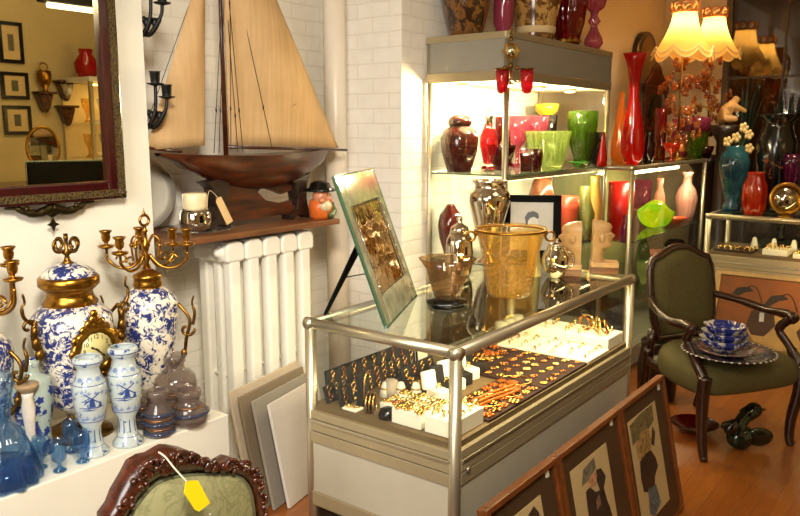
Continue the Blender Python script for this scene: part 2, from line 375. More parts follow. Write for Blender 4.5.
M().box(X0+.066, X1-.066, -.012, -.006, .066, ZT-.066).build('glass', mt['mirror'], mr)
cr = M()
for sx in (-1, 1):
    cr.tube(smooth_path([(sx*.0, -.02, -.012), (sx*.05, -.02, -.03), (sx*.09, -.02, -.024), (sx*.125, -.02, -.008), (sx*.165, -.018, -.003)]), [.016]*6+[.014]*6+[.011]*6+[.006]*6+[.002], 8)
    for k in range(6): cr.ball((sx*(.018+.018*k), -.024, -.03+.003*k+.006*math.sin(k*2)), (.011, .008, .01), 8, 6)
cr.ball((0, -.02, -.028), (.022, .012, .02)).tube([(0, -.02, -.04), (0, -.02, -.075)], [.006, .003], 6)
cr.prism([(0, -.098), (.007, -.08), (.022, -.074), (.008, -.066), (0, -.05), (-.008, -.066), (-.022, -.074), (-.007, -.08)], -.024, -.016)
cr.build('crest', mt['bronze'], mr, loc=(.385, 0, 0))

# ------------------------------------------------------------------ gilt work
def cup(m, c, s=1.0):
    m.lathe([(.004*s, -.03*s), (.005*s, -.012*s), (.024*s, -.006*s), (.029*s, 0), (.026*s, .003*s), (.007*s, .005*s), (.006*s, .012*s), (.013*s, .018*s), (.0155*s, .03*s), (.014*s, .042*s), (.021*s, .05*s), (.021*s, .054*s), (.012*s, .053*s), (.011*s, .03*s), (.001, .03*s)], c, 16)
def arm_path(r, h, a, z0=0):
    u = V((math.cos(a), math.sin(a), 0))
    return smooth_path([u*.012+V((0, 0, z0+.03)), u*(r*.35)+V((0, 0, z0-.012)), u*(r*.7)+V((0, 0, z0-.016)), u*(r*.97)+V((0, 0, z0+.012)), u*r+V((0, 0, h))], 5), u
UV_ = V((RT.x, RT.y, 0))
def garniture(label, p, prof, brass, foot, top, r, heights, handle_px, group):
    t = thing('candelabra_urn', label, 'candelabra', p, 0, group)
    pr = outline(p, prof); M().lathe(pr, seg=36).build('urn_body', mt['delft'], t)
    M().lathe(outline(p, foot), seg=28).build('foot', mt['agold'], t)
    M().lathe(outline(p, brass), seg=28).build('collar', mt['gold'], t)
    d = depth(p)/FPX; zt = zat(p.x, p.y, top)-p.z
    st = M().lathe([(.016, zt), (.008, zt+.02), (.014, zt+.035), (.007, zt+.055), (.012, zt+.075), (.017, zt+.085), (.008, zt+.10), (.006, zt+.13), (.011, zt+.137), (.006, zt+.145), (.005, zt+.155)], seg=14)
    st.torus((0, 0, zt+.176), .019, .0055, 14, 6, Rm('X', PI/2)).ball((0, 0, zt+.2), (.007, .005, .008), 8, 6).tube([(0, 0, zt+.2), (0, 0, zt+.222)], [.004, .001], 6)
    st.build('stem', mt['gold'], t)
    for k, (a, rr, h) in enumerate(heights):
        am = M(); pts, u = arm_path(rr, zt+h-.03, a, zt+.02); am.tube(pts, .0058, 7)
        q = u*(rr*.62)+V((0, 0, zt+.035))
        am.tube([q+u*(.021*math.cos(s)*(1-s/9))+V((0, 0, .021*math.sin(s)*(1-s/9))) for s in [i*.45 for i in range(15)]], .004, 6)
        am.tube(smooth_path([u*.01+V((0, 0, zt+.09)), u*.03+V((0, 0, zt+.12)), u*.05+V((0, 0, zt+.1)), u*.047+V((0, 0, zt+.03))], 5), .004, 6); am.ball(u*.05+V((0, 0, zt+.085)), .009, 8, 6)
        A = am.build('arm', mt['gold'], t)
        cm = M(); cup(cm, u*rr+V((0, 0, zt+h)), 1.05); cm.build('candle_cup', mt['gold'], A)
    for sx in (-1, 1):
        zz = [zat(p.x, p.y, y)-p.z for y in handle_px[1]]; x = [sx*h*d for h in handle_px[0]]
        hm = M(); rzh = math.atan2(RT.y, RT.x); pts = smooth_path([(x[0], -.01, zz[0]), (x[1], -.015, zz[1]), (x[2], -.015, zz[2]), (x[3], -.012, zz[3]), (x[4], -.008, zz[4])], 6)
        hm.tube(pts, .0065, 7)
        c = V((x[1]-sx*.012, -.015, zz[2]+.035)); hm.tube(spiral(c, .03, .008, (0 if sx > 0 else PI), (-4.6 if sx > 0 else PI+4.6), 16), .006, 7)
        hm.tube(smooth_path([(x[1]+sx*.012, -.015, zz[1]-.02), (x[1]+sx*.02, -.015, zz[1]+.025), (x[1]+sx*.012, -.015, zz[1]+.06), (x[1]+sx*.02, -.015, zz[1]+.09)], 5), [.006]*8+[.004]*7+[.0015], 6)
        hm.ball((x[3], -.014, zz[3]), (.012, .01, .018), 8, 6); hm.ball((x[4]-sx*.006, -.012, zz[4]+.01), (.014, .012, .02), 8, 6)
        hm.build('handle', mt['agold'], t, rot=(0, 0, rzh))
    return t
pR = onz(155, 411, ZL)
GP = [(9, 399), (13, 392), (17, 376), (22, 350), (26.5, 325), (28, 308), (26.5, 299), (20, 291), (14, 287)]
garniture('right-hand blue and white urn with gilt candelabra arms, nearest the alcove corner', pR, GP,
    [(13, 288), (14, 284), (13.5, 281), (13, 278), (14, 277), (13, 274), (8, 271), (5, 269)], [(19, 411), (18, 408), (10, 404), (7, 400), (9, 398)], 268, .15,
    [(2.35, .138, .085), (3.35, .125, .075), (-.92, .15, .09), (-.1, .11, .08), (1.2, .09, .085)], ((29, 40, 36, 33, 24), (303, 318, 337, 352, 366)), 'candelabra urns flanking the clock')
pL = V((1.04, 2.44, ZL)); sh = -4
garniture('left-hand blue and white urn with gilt candelabra arms, cut off by the left edge', pL, [(h*1.08, (y-411)*1.04+462) for h, y in GP],
    [(h*1.08, (y-411)*1.04+462) for h, y in ((13, 288), (14, 284), (13.5, 281), (13, 278), (14, 277), (13, 274), (8, 271), (5, 269))], [(h*1.1, y+51) for h, y in ((19, 411), (18, 408), (10, 404), (7, 400), (9, 398))], 315, .13,
    [(2.3, .12, .08), (-.92, .125, .115), (-.3, .105, .15), (1.2, .1, .08)], ((31, 42, 38, 35, 26), (350, 364, 384, 400, 414)), 'candelabra urns flanking the clock')

# urn clock
pC = onz(80, 433, ZL); d = depth(pC)/FPX
ck = thing('urn_clock', 'lidded blue and white urn clock with gilt mounts, in the middle of the plinth', 'clock', pC)
M().lathe(outline(pC, [(10, 413), (17, 406), (26, 399), (28, 388), (31, 370), (36, 346), (38.5, 326), (37, 315), (30, 307), (24, 303)]), seg=40).build('urn_body', mt['delft'], ck)
M().lathe(outline(pC, [(29, 433), (28, 428), (18, 423), (12, 419), (9, 415), (11, 411)]), seg=28, sq=3).build('foot', mt['agold'], ck)
M().lathe(outline(pC, [(24, 304), (26, 302), (22, 296), (21, 291), (25, 287), (28, 284), (28, 277), (26, 275)]), seg=32).build('collar', mt['gold'], ck)
ld = M().lathe(outline(pC, [(26, 276), (24, 272), (18, 267), (10, 264), (8, 263)]), seg=32).build('lid', mt['delft'], ck)
fz = zat(pC.x, pC.y, 264)-pC.z; fn = M().lathe([(.026, fz), (.012, fz+.012), (.007, fz+.03), (.018, fz+.038), (.007, fz+.05), (.006, fz+.085), (.009, fz+.09), (.003, fz+.1)], seg=14)
for a in range(4):
    u = V((math.cos(a*PI/2+.2), math.sin(a*PI/2+.2), 0))
    fn.tube([u*.01+V((0, 0, fz+.045))]+[u*(.032+.02*math.cos(s)*(1-s/12))+V((0, 0, fz+.068+.022*math.sin(s)*(1-s/12))) for s in [-1.6+i*.4 for i in range(16)]], .0048, 6)
fn.box(-.006, .006, -.004, .004, fz+.08, fz+.104); fn.build('finial', mt['agold'], ld)
zd = zat(pC.x, pC.y, 343)-pC.z; Rb = .112
dial = V((.004, -.128, zd))
bz = M().lathe([(.056, 0), (.058, .012), (.074, .016), (.086, .01), (.088, 0)], seg=40, lobes=(10, .04), mx=Rm('X', PI/2))
for k in range(12):
    a = k*PI/6; bz.ball((.082*math.cos(a), -.008, .082*math.sin(a)), (.016, .008, .016), 8, 6)
for (x, z, s) in ((0, .1, .022), (-.02, .088, .018), (.02, .088, .018), (0, .122, .015), (-.03, .07, .018), (.03, .07, .018), (0, -.096, .02), (-.022, -.088, .015), (.022, -.088, .015)): bz.ball((x, -.006, z), (s, .01, s), 8, 6)
bz.build('bezel', mt['gold'], ck, loc=dial)
M().lathe([(.0, .01), (.057, .01), (.057, .004), (0, .004)], seg=36, mx=Rm('X', PI/2)).build('dial', plain('ivory_enamel', (200, 188, 128), .35, var=.03), ck, loc=dial)
ink = plain('black_ink', (24, 20, 18), .5)
nm = bpy.data.objects.new('numerals', None)
num = M()
def text_mesh(txt, size, align='CENTER'):
    cu = bpy.data.curves.new('t', 'FONT'); cu.body = txt; cu.size = size; cu.align_x = align; cu.align_y = 'CENTER'; cu.extrude = .0003
    ob = bpy.data.objects.new('t', cu); C.objects.link(ob); dg = bpy.context.evaluated_depsgraph_get(); dg.update()
    me = bpy.data.meshes.new_from_object(ob.evaluated_get(dg)); vs = [v.co.copy() for v in me.vertices]; fs = [tuple(p.vertices) for p in me.polygons]
    bpy.data.objects.remove(ob); bpy.data.curves.remove(cu); bpy.data.meshes.remove(me); return vs, fs
for k in range(1, 13):
    a = PI/2-k*PI/6; vs, fs = text_mesh(str(k), .0205); b = len(num.v)
    num.v += [V((v.x+.044*math.cos(a), -.0106-v.z, v.y+.044*math.sin(a))) for v in vs]
    num.smooth = False
    for f in fs: num.face([b+i for i in f])
num.build('numerals', ink, ck, loc=dial)
for nme, a, L in (('hour_hand', PI/2+.95*1.0+.1, .026), ('minute_hand', PI/2-2.35, .042)):
    M().prism([(-.0028, -.006), (.0028, -.006), (.0018, L*.6), (.0042, L*.75), (0, L), (-.0042, L*.75), (-.0018, L*.6)], -.0135, -.012, Rm('Y', -(a-PI/2))).build(nme, ink, ck, loc=dial)
for sx in (-1, 1):
    hm = M(); z1 = zat(pC.x, pC.y, 320)-pC.z; x = sx*.135
    hm.tube(smooth_path([(x, -.05, z1-.09), (x+sx*.022, -.05, z1-.03), (x+sx*.02, -.05, z1+.02), (x+sx*.012, -.05, z1+.035)], 6), [.012]*6+[.011]*6+[.007]*6+[.004], 8)
    hm.ball((x+sx*.02, -.055, z1-.04), (.016, .014, .024), 8, 6).ball((x+sx*.012, -.055, z1-.08), (.016, .014, .022), 8, 6).ball((x+sx*.022, -.055, z1), (.012, .012, .02), 8, 6)
    hm.tube(spiral((x+sx*.04, -.05, z1+.018), .026, .006, (PI if sx > 0 else 0), (PI-5 if sx > 0 else 5), 16), .0055, 7)
    hm.tube(smooth_path([(x+sx*.02, -.05, z1+.02), (x+sx*.05, -.05, z1+.05), (x+sx*.055, -.05, z1+.085), (x+sx*.045, -.05, z1+.1), (x+sx*.05, -.05, z1+.13)], 5), [.006]*10+[.004]*10+[.0015], 6)
    hm.build('handle', mt['agold'], ck)

# ------------------------------------------------------------------ delft, glass and lustre jars in front
bluem = plain('delft_blue_brush', (52, 74, 134), .3, var=.3, scale=50); bluel = plain('delft_blue_wash', (120, 138, 176), .3, var=.2, scale=60)
def rad_at(pr, z):
    for (r0, z0), (r1, z1) in zip(pr, pr[1:]):
        if z0 <= z <= z1: return r0+(r1-r0)*(z-z0)/max(z1-z0, 1e-6)
    return pr[-1][0]
def decal(m, pr, poly, a0, z0, s):
    # painted motif wrapped on the vessel: polygon in (u,v) fractions of s around angle a0, finely split
    b = len(m.v); c = (sum(q[0] for q in poly)/len(poly), sum(q[1] for q in poly)/len(poly)); pts = []
    for (u, v), (u2, v2) in zip(poly, poly[1:]+poly[:1]):
        for k in range(3): pts.append((u+(u2-u)*k/3, v+(v2-v)*k/3))
    rings = [[(c[0]+(u-c[0])*t, c[1]+(v-c[1])*t) for u, v in pts] for t in (.02, .5, 1)]
    rows = []
    for rg in rings:
        row = []
        for u, v in rg:
            z = z0+v*s; r = rad_at(pr, z)+.0009; a = a0+u*s/max(r, .01); row.append(V((r*math.cos(a), r*math.sin(a), z)))
        rows.append(row)
    m.grid(rows, True)
MILL = [[(-.16, -.1), (.16, -.1), (.09, .35), (-.09, .35)], [(-.42, .1), (-.38, .05), (.42, .62), (.38, .67)], [(-.42, .62), (-.38, .67), (.42, .1), (.38, .05)], [(-.75, -.18), (.75, -.2), (.5, -.12), (-.6, -.11)], [(-.7, -.26), (-.1, -.3), (.3, -.25), (-.2, -.22)], [(.3, -.12), (.5, -.12), (.48, .1), (.38, .16)]]
def delft_vase(label, p, sc):
    prof = [(15, 455), (15, 452), (10, 446), (8.2, 436), (8.6, 428), (13, 420), (15.5, 405), (16.5, 391), (15.5, 384), (12, 378), (10.5, 370), (12, 367), (14.5, 363), (14, 360), (12, 358)]
    prof = [(h*sc, (y-455)*sc+proj_y(p)) for h, y in prof]
    pr = outline(p, prof); pr[0] = (pr[0][0], 0)
    t = thing('delft_vase', label, 'vase', p, 0, 'pair of windmill vases'); M().lathe(shell(pr, .003), seg=36).build('body', mt['delft2'], t)
    face = math.atan2(-p.y, -p.x); zb = pr[6][1]
    mm = M()
    for pl in MILL: decal(mm, pr, pl, face+.1, zb+.008, .062)
    mm.build('windmill_motif', bluem, t); mm = M()
    for k in range(10): a = k*PI/5; decal(mm, pr, [(-.1, -1), (.1, -1), (.06, 1.2), (-.06, 1.2)], a, pr[3][1], .02)
    mm.build('foot_stripes', bluem, t)
    for zz in (pr[2][1], pr[5][1], pr[8][1], pr[12][1]): M().torus((0, 0, zz), rad_at(pr, zz)-.0004, .0014, 36, 6).build('blue_ring', bluem, t)
    mt_ = M(); rq = random.Random(int(p.x*1000))
    for k in range(16):
        a = 2*PI*k/16; decal(mt_, pr, [(-.5, 0), (-.15, .25), (0, .7), (.2, .2), (.5, .05), (.1, -.2), (-.2, -.25)], a+rq.uniform(-.1, .1), pr[5][1]+.008+rq.uniform(0, .006), .018)
    mt_.build('scroll_border', bluel, t); mt_ = M()
    for k in range(16): decal(mt_, pr, [(-.4, 0), (0, .45), (.4, 0), (0, -.3)], 2*PI*k/16+.2, pr[7][1]+rq.uniform(-.004, .006), .017)
    mt_.build('diamond_border', bluel, t)
    ms = M()
    for k in range(9): a = face+(k-4)*.7; decal(ms, pr, [(-.5, 0), (-.2, .4), (.2, .4), (.5, 0), (.2, -.25), (-.2, -.25)], a, pr[9][1]-.004, .022)
    ms.build('border_motif', bluel, t)
    return t
def proj_y(p):
    v = V(p)-EYE; return 258-FPX*v.dot(UP)/v.dot(FW)
def proj_x(p):
    v = V(p)-EYE; return 400+FPX*v.dot(RT)/v.dot(FW)
delft_vase('nearer of two delft vases with a windmill, beside the small blue glasses', onz(94, 453, ZL), 1.0)
delft_vase('farther of two delft vases with a windmill, beside the lustre jars', onz(128.5, 443, ZL), 1.0)
pot('ginger_vase', 'pale celadon baluster vase with blue flowers, left of the clock', 'vase', mt['celadon'], onz(37, 452, ZL), [(17, 452), (15, 440), (15, 425), (19, 405), (20, 390), (17, 378), (8.5, 373), (8, 366), (10, 360)])
gv = bpy.data.objects['ginger_vase']; prg = outline(gv.location, [(17, 452), (15, 440), (15, 425), (19, 405), (20, 390), (17, 378), (8.5, 373)]); dm = M(); rq = random.Random(8); fa = math.atan2(-gv.location.y, -gv.location.x)
for k in range(46):
    a = fa+rq.uniform(-2.6, 2.6); z = prg[2][1]+rq.uniform(-.03, .13); s = rq.uniform(.012, .024); n_ = rq.choice((5, 6)); decal(dm, prg, [((.55+.35*(i % 2))*math.cos(PI*i/n_), (.55+.35*(i % 2))*math.sin(PI*i/n_)) for i in range(2*n_)], a, z, s)
dm.build('flower_motif', plain('cobalt_brush', (44, 58, 130), .3, var=.4, scale=60), gv)
pS = onz(33, 462, ZL)
pot('candlestick', 'slim cream porcelain candlestick with a gilt-edged drip pan, before the celadon vase', 'candlestick', plain('cream_porcelain', (222, 208, 190), .2, var=.12, scale=30), pS, [(10, 462), (9, 459), (4.5, 453), (4.6, 430), (6.5, 408), (5, 398), (6, 391)], open_=False, base='shaft', parts=[('drip_pan', plain('gilt_porcelain', (170, 136, 98), .25), [(4.5, 394), (10.5, 387), (11.5, 384.5), (10.5, 383.5), (4, 384)])])
pB = onz(6, 482, ZL)
dc = pot('decanter', 'fluted blue glass decanter at the left end of the plinth', 'decanter', mt['blue'], pB, [(34, 482), (34, 476), (26, 450), (17, 428), (10, 424), (9, 415), (11, 405), (10, 400)], lobes=(12, .05), seg=72, base='body', parts=[('stopper', mt['blue'], [(7, 402), (12, 394), (15, 384), (12, 374), (5, 370)], dict(lobes=(8, .06)))])
M().lathe(outline(pB, [(31, 479), (30, 472), (26, 462), (.3, 462)]), seg=36).build('liquid', cglass('blue_liquid', (40, 110, 190), .35), dc)
BG = [(6.5, 0), (6.8, -1.5), (2.6, -4), (2.4, -8), (7, -12), (8.4, -20), (7.6, -27), (6.2, -32)]
for k, (x, y, lab) in enumerate(((83, 462, 'small blue stemmed glass in front, left of the nearer windmill vase'), (60, 471, 'small blue stemmed glass at the front edge, frontmost of the set'), (41, 468, 'small blue stemmed glass beside the fluted decanter'), (72, 452, 'small blue stemmed glass behind the others under the clock'))):
    p = onz(x, y, ZL); pot('liqueur_glass', lab, 'glass', mt['blue'], p, [(h, y+q) for h, q in BG], 'blue liqueur glasses', lobes=(8, .03))
def lustre(label, x, y, rings, dx):
    p = onz(x, y, ZL)
    t = thing('lustre_jar', label, 'jar', p, 0, 'lustre glass jars')
    pr = outline(p, rings); pr[0] = (pr[0][0], 0); M().lathe(shell(pr, .005), seg=32).build('body', mt['lilac'], t)
    for nme, m_, ys in (('blue_band', mt['lilacb'], dx[0]), ('copper_line', mt['lilacg'], dx[1])):
        for yy in ys:
            z = zat(p.x, p.y, yy)-p.z; r = rad_at(pr, z); M().torus((0, 0, z), r+.0005, .007 if nme == 'blue_band' else .003, 28, 6, MX.Diagonal((1, 1, 1, 1))).build(nme, m_, t)
lustre('front smoky lustre jar with blue bands and a waisted neck, nearest on the corner', 160, 434, [(13.5, 434), (14, 430), (13, 426), (14, 422), (13, 418), (14, 414), (13, 410), (10, 405), (8, 401), (10, 397), (11, 392), (9.5, 389)], ((430, 421, 412), (426, 417)))
lustre('broad two-tiered smoky lustre jar, tallest of the group', 177, 414, [(20, 414), (21, 406), (19, 400), (16, 395), (20, 390), (21.5, 383), (20, 376), (15, 371), (10, 368), (9, 364), (11, 361), (11.5, 356), (10, 354)], ((406,), (389, 399)))
lustre('squat round smoky lustre jar with a teal band, on the plinth corner', 190, 423, [(17, 423), (18.5, 416), (18, 409), (15, 403), (10, 400), (12, 396), (13.5, 391), (12, 389)], ((411,), (404,)))
lustre('small blue lustre jar half hidden behind the farther windmill vase', 143, 427, [(8.5, 427), (9, 420), (8, 410), (9, 405), (7, 398), (8, 392)], ((420, 412), (406,)))
# ------------------------------------------------------------------ alcove: radiator, shelf, ship, jugs, sconces, boards
RX = at(228, .8, Y=2.53).x
rad = thing('radiator', 'white cast-iron column radiator standing in the brick alcove under the shelf', 'radiator', (RX, 2.53, 0))
sw = (at(315, .8, Y=2.53).x-RX)/5; RH = 1.138
for k in range(5):
    m = M(); x = sw*(k+.5)
    def bar(y, w, dd):
        m.box(x-w/2, x+w/2, y, y+dd, .10, RH-.09)
    m.flat()
    cols = [(0, .058, .055), (.085, .045, .045), (.165, .058, .055)]
    for y, w_, dd in cols: bar(y, w_, dd)
    prof = [(-.055, RH-.16), (-.055, RH-.045), (-.035, RH-.012), (-.012, RH), (.012, RH), (.035, RH-.012), (.055, RH-.045), (.055, RH-.16), (.033, RH-.1), (.02, RH-.085), (-.02, RH-.085), (-.033, RH-.1)]
    def rounded(z0, sgn):
        pl = [(x-.0505, 0), (x-.0505, .05), (x-.046, .068), (x-.034, .082), (x-.02, .087), (x+.02, .087), (x+.034, .082), (x+.046, .068), (x+.0505, .05), (x+.0505, 0), (x+.029, -.004), (x-.029, -.004)]
        pl = [(a, z0+sgn*b) for a, b in pl]
        m.prism(pl, -.004, .222)
    rounded(RH-.10, 1); rounded(.12, -1)
    m.box(x-.012, x+.012, .04, .18, .5, .52)
    s_ = m.build('section', mt['white'], rad, bevel=.012)
M().lathe([(0, .02), (.016, .018), (.02, .006), (.03, .004), (.034, -.004), (.034, -.01)], seg=24, mx=Rm('Y', -PI/2)).build('end_plug', mt['white'], rad, loc=(.0, .05, RH-.06))
for k in (0, 4):
    for y in (.03, .19): M().lathe([(.026, 0), (.02, .02), (.016, .06), (.02, .1)], seg=12).build('foot', mt['white'], rad, loc=(sw*(k+.5), y, 0))
M().tube([(.06, .222, .5), (.46, .222, .5)], .006, 6).build('tie_rod', mt['white'], rad)
tag(M().box(1.835, 2.80, 2.49, 2.93, 1.142, 1.168).build('wall_shelf', mt['shelf'], bevel=.003), 'plain brown wooden shelf over the radiator, holding the model ship', 'shelf')

YS = 2.66; ZSH = 1.168
ship = thing('model_ship', 'wooden pond yacht model with tan sails, on the shelf above the radiator', 'model ship', (0, YS, 0))
xb, xs, zk = 1.885, 2.905, 1.50
H_ = []
for i in range(25):
    t = i/24; x = xb+(xs-xb)*t
    beam = .105*math.sin(PI*min(1, t*1.0+.02))**.6*(1 if t < .5 else 1-.1*(t-.5)); beam = max(beam, .003)
    dep = .16*math.sin(PI*(.06+.86*t)**1.15 if t < .999 else .1)**1.0; dep = max(dep, .012)
    if t < .12: dep = .012+.5*t*.6
    sheer = .02*(2*t-1)**2
    row = []
    for j in range(13):
        a = -PI/2+PI*j/12; row.append((x, beam*math.sin(a), zk+sheer-.012-dep*max(0, math.cos(a))**.75))
    H_.append(row)
hm = M(); hm.grid(H_); hm.grid([[r[0] for r in H_], [r[-1] for r in H_]])
hm.build('hull', mt['hull'], ship)
dk = M(); dk.grid([[(r[0][0], r[0][1]*.97, r[0][2]-.004), (r[-1][0], r[-1][1]*.97, r[-1][2]-.004)] for r in H_]); dk.flat(); dk.build('deck', wood('pale_deck', (150, 110, 64), (180, 140, 90), 8), ship)
kx = lambda px, py: tuple(ony(px, py, YS)[k] for k in (0, 2))
kp = [kx(218, 185), kx(216, 216), kx(291, 207), kx(290, 200), kx(279, 203), kx(264, 200), kx(256, 192), kx(260, 187), kx(280, 194), kx(290, 190), kx(290, 176), kx(240, 180)]
M().prism(kp, -.012, .012).build('keel', mt['hull'], ship)
mx_, mz = kx(226, 152); mzt = 2.62
M().tube([(mx_, 0, zk-.02), (mx_, 0, mzt)], [.011, .007], 10).build('mast', mt['hull'], ship)
bz0 = kx(228, 147)[1]; bx1, bz1 = kx(345, 150)
M().tube([(mx_, -.012, bz0), (bx1, -.012, bz1)], .0065, 8).build('boom', mt['hull'], ship)
M().tube([(xb+.12, 0, zk+.012), (1.79, 0, zk+.035)], .007, 8).build('bowsprit', mt['hull'], ship)
def sailmesh(A, B, Ctop, D, bulge, n=18):
    # corners: A tack, B clew, C top-right, D top-left
    P = []
    for i in range(n+1):
        t = i/n; l = V(A).lerp(V(D), t); r = V(B).lerp(V(Ctop), t); P.append([l.lerp(r, j/n)+V((0, -bulge*math.sin(PI*j/n)*math.sin(PI*(.15+.8*t)), 0)) for j in range(n+1)])
    m = M(); m.grid(P); return m
lx, lz = kx(337, 148); tx, tz = kx(275, 0)
k_ = (2.58-lz)/(tz-lz); top = (lx+(tx-lx)*k_, -.01, 2.58)
sailmesh((mx_+.012, -.01, bz0+.01), (lx, -.01, lz), top, (mx_+.012, -.01, 2.58), .05).build('mainsail', mt['sail'], ship, solid=.0015)
jx, jz = kx(205, 150); jb = kx(146, 150); jt = kx(205, -40)
sailmesh((jb[0], 0, jb[1]), (jx, 0, jz+.02), (jt[0], 0, jt[1]), (jt[0]-.015, 0, jt[1]), .03).build('jib', mt['sail'], ship, solid=.0015)
rg = M()
for a, b in (((214, 153), (222, 0)), ((219, 153), (224, 0)), ((231, 150), (230, 0)), ((238, 152), (228, 20)), ((243, 152), (229, 0)), ((272, 147), (240, 0))):
    p, q = kx(*a), kx(*b); P0 = ony(*a, YS-.07)-V((0, YS, 0)); P1 = ony(*b, YS-.035)-V((0, YS, 0)); rg.tube([P0, P1], .0016, 5); rg.ball(P0.lerp(P1, .28), (.004, .004, .012), 6, 4)
rg.tube([(1.80, 0, zk+.035), (jt[0], 0, jt[1])], .0015, 5)
rg.build('rigging', ink, ship)
seam = M()
for (a, b) in (((258, 40), (285, 30)), ((268, 73), (296, 62)), ((285, 106), (311, 94))):
    p, q = kx(*a), kx(*b); seam.tube([(p[0], -.052, p[1]), (q[0], -.016, q[1])], .0014, 4)
seam.build('reef_seam', plain('brown_thread', (140, 104, 66), .9), ship)
stand = thing('ship_stand', 'dark wooden cradle stand under the model ship', 'stand', (0, YS, ZSH))
def cradle(px0, px1, pyt, pyb):
    x0 = kx(px0, pyb)[0]; x1 = kx(px1, pyb)[0]; zt = kx((px0+px1)/2, pyt)[1]-ZSH; w = (x1-x0)
    return [(x0-.015, 0), (x0-.02, .03), (x0+w*.25, .05), (x0+w*.35, .1), (x0+w*.2, zt-.03), (x0-.02, zt), (x1+.03, zt+.02), (x1+.0, zt-.03), (x1-w*.05, .1), (x1+.01, .04), (x1+.015, 0), (x1-w*.2, .02), (x0+w*.3, .02)]
M().prism(cradle(206, 224, 181, 222), -.035, .035).build('upright', mt['stain'], stand, bevel=.003)
M().prism(cradle(289, 303, 178, 222), -.035, .035).build('upright', mt['stain'], stand, bevel=.003)
p, q = kx(222, 214), kx(292, 207); M().box(p[0], q[0], -.02, .02, .03, .07).build('stretcher', mt['hull'], stand)
tg = thing('price_tag', 'buff paper tag on a string hanging from the ship stand', 'tag', ony(225, 196, 2.57))
pv = [ony(*q, 2.57)-tg.location for q in ((217, 198), (221, 196.5), (233, 221), (227, 225), (216, 202))]
M().prism([(v.x, v.z) for v in pv], -.001, .001).build('card', plain('buff_card', (216, 180, 128), .8), tg)
M().tube(smooth_path([ony(207, 214, 2.57)-tg.location, ony(208, 195, 2.57)-tg.location, ony(211, 191, 2.57)-tg.location, ony(219, 199, 2.57)-tg.location]), .0014, 5).build('string', mt['cream'], tg)

# character jugs, silver dish and mirror plate on the shelf
def jug(p, label, coat, sash, scarf, s):
    t = thing('character_jug', label, 'jug', p, .35)
    M().lathe([(.05*s, 0), (.062*s, .02*s), (.068*s, .07*s), (.06*s, .105*s), (.052*s, .11*s)], seg=24).build('body', coat, t)
    fm = M().ball((-.015*s, -.012*s, .125*s), (.052*s, .05*s, .055*s), 18, 12).ball((-.04*s, -.062*s, .12*s), (.014*s, .018*s, .014*s), 10, 8).ball((-.06*s, -.035*s, .108*s), (.02*s, .02*s, .018*s), 10, 8).ball((.006*s, -.052*s, .105*s), (.02*s, .018*s, .018*s), 10, 8)
    fm.build('face', plain('ruddy_glaze', (206, 132, 96), .3, var=.15, scale=40), t)
    M().ball((-.02*s, -.04*s, .075*s), (.05*s, .03*s, .035*s), 14, 8).build('collar', plain('ivory_glaze', (222, 206, 168), .3), t)
    M().tube(smooth_path([(-.03*s, -.07*s, .02*s), (.02*s, -.07*s, .045*s), (.05*s, -.045*s, .085*s), (.06*s, -.02*s, .1*s)]), [.02*s]*8+[.014*s]*11, 8).build('sash', sash, t)
    ht = M().lathe([(.085*s, .155*s), (.09*s, .162*s), (.06*s, .175*s), (.052*s, .2*s), (.03*s, .212*s), (.001, .214*s)], seg=24, sq=2.4); ht.build('hat', mt['blackg'], t)
    M().tube(smooth_path([(.055*s, .02*s, .175*s), (.1*s, .03*s, .165*s), (.115*s, .03*s, .1*s), (.09*s, .02*s, .04*s), (.06*s, .01*s, .03*s)]), .012*s, 8).build('handle', scarf, t)
    ey = M()
    for x in (-.032, .008): ey.ball((x*s, -.056*s, .135*s), (.006*s, .004*s, .005*s), 8, 6)
    ey.build('eyes', mt['blackg'], t)
    return t
jug(V((2.742, 2.565, ZSH)), 'coloured character jug of an old man in a black hat, right end of shelf', plain('orange_glaze', (214, 104, 40), .25, var=.2), plain('green_glaze', (84, 96, 56), .3), plain('cream_glaze', (226, 210, 176), .25), .88)
sd = thing('silver_flask', 'polished silver pot with a cream top, at the left end of the shelf', 'pot', V((2.03, 2.62, ZSH+.012)))
M().lathe(shell([(.045, 0), (.062, .012), (.068, .04), (.064, .075), (.058, .09)]), seg=28).build('body', mirror_mat('polished_silver', (214, 206, 190), .04, .25), sd)
M().lathe([(.045, .085), (.05, .1), (.052, .15), (.048, .158), (.001, .16)], seg=24).build('cream_top', plain('cream_ceramic', (228, 208, 166), .3), sd)
tr_ = M().lathe([(.0, 0), (.13, .001), (.135, .004), (.16, .012), (.166, .016), (.162, .02), (.13, .012), (.0, .008)], seg=48)
tag(tr_.build('silver_tray', plain('tray_silver', (206, 204, 196), .3, .7, .05, 8), loc=(1.93, 2.88, ZSH+.165), rot=(PI/2-.2, 0, -.25)), 'round polished silver tray leaning on the brick behind the silver pot', 'tray')
gp = M().lathe([(.0, .002), (.1, .003), (.15, .012), (.153, .016), (.148, .018), (.1, .008), (0, .007)], seg=48)
tag(gp.build('glass_plate', mt['clear'], loc=(2.06, 2.645, ZSH+.0005)), 'clear glass plate under the silver pot on the wall shelf', 'plate')
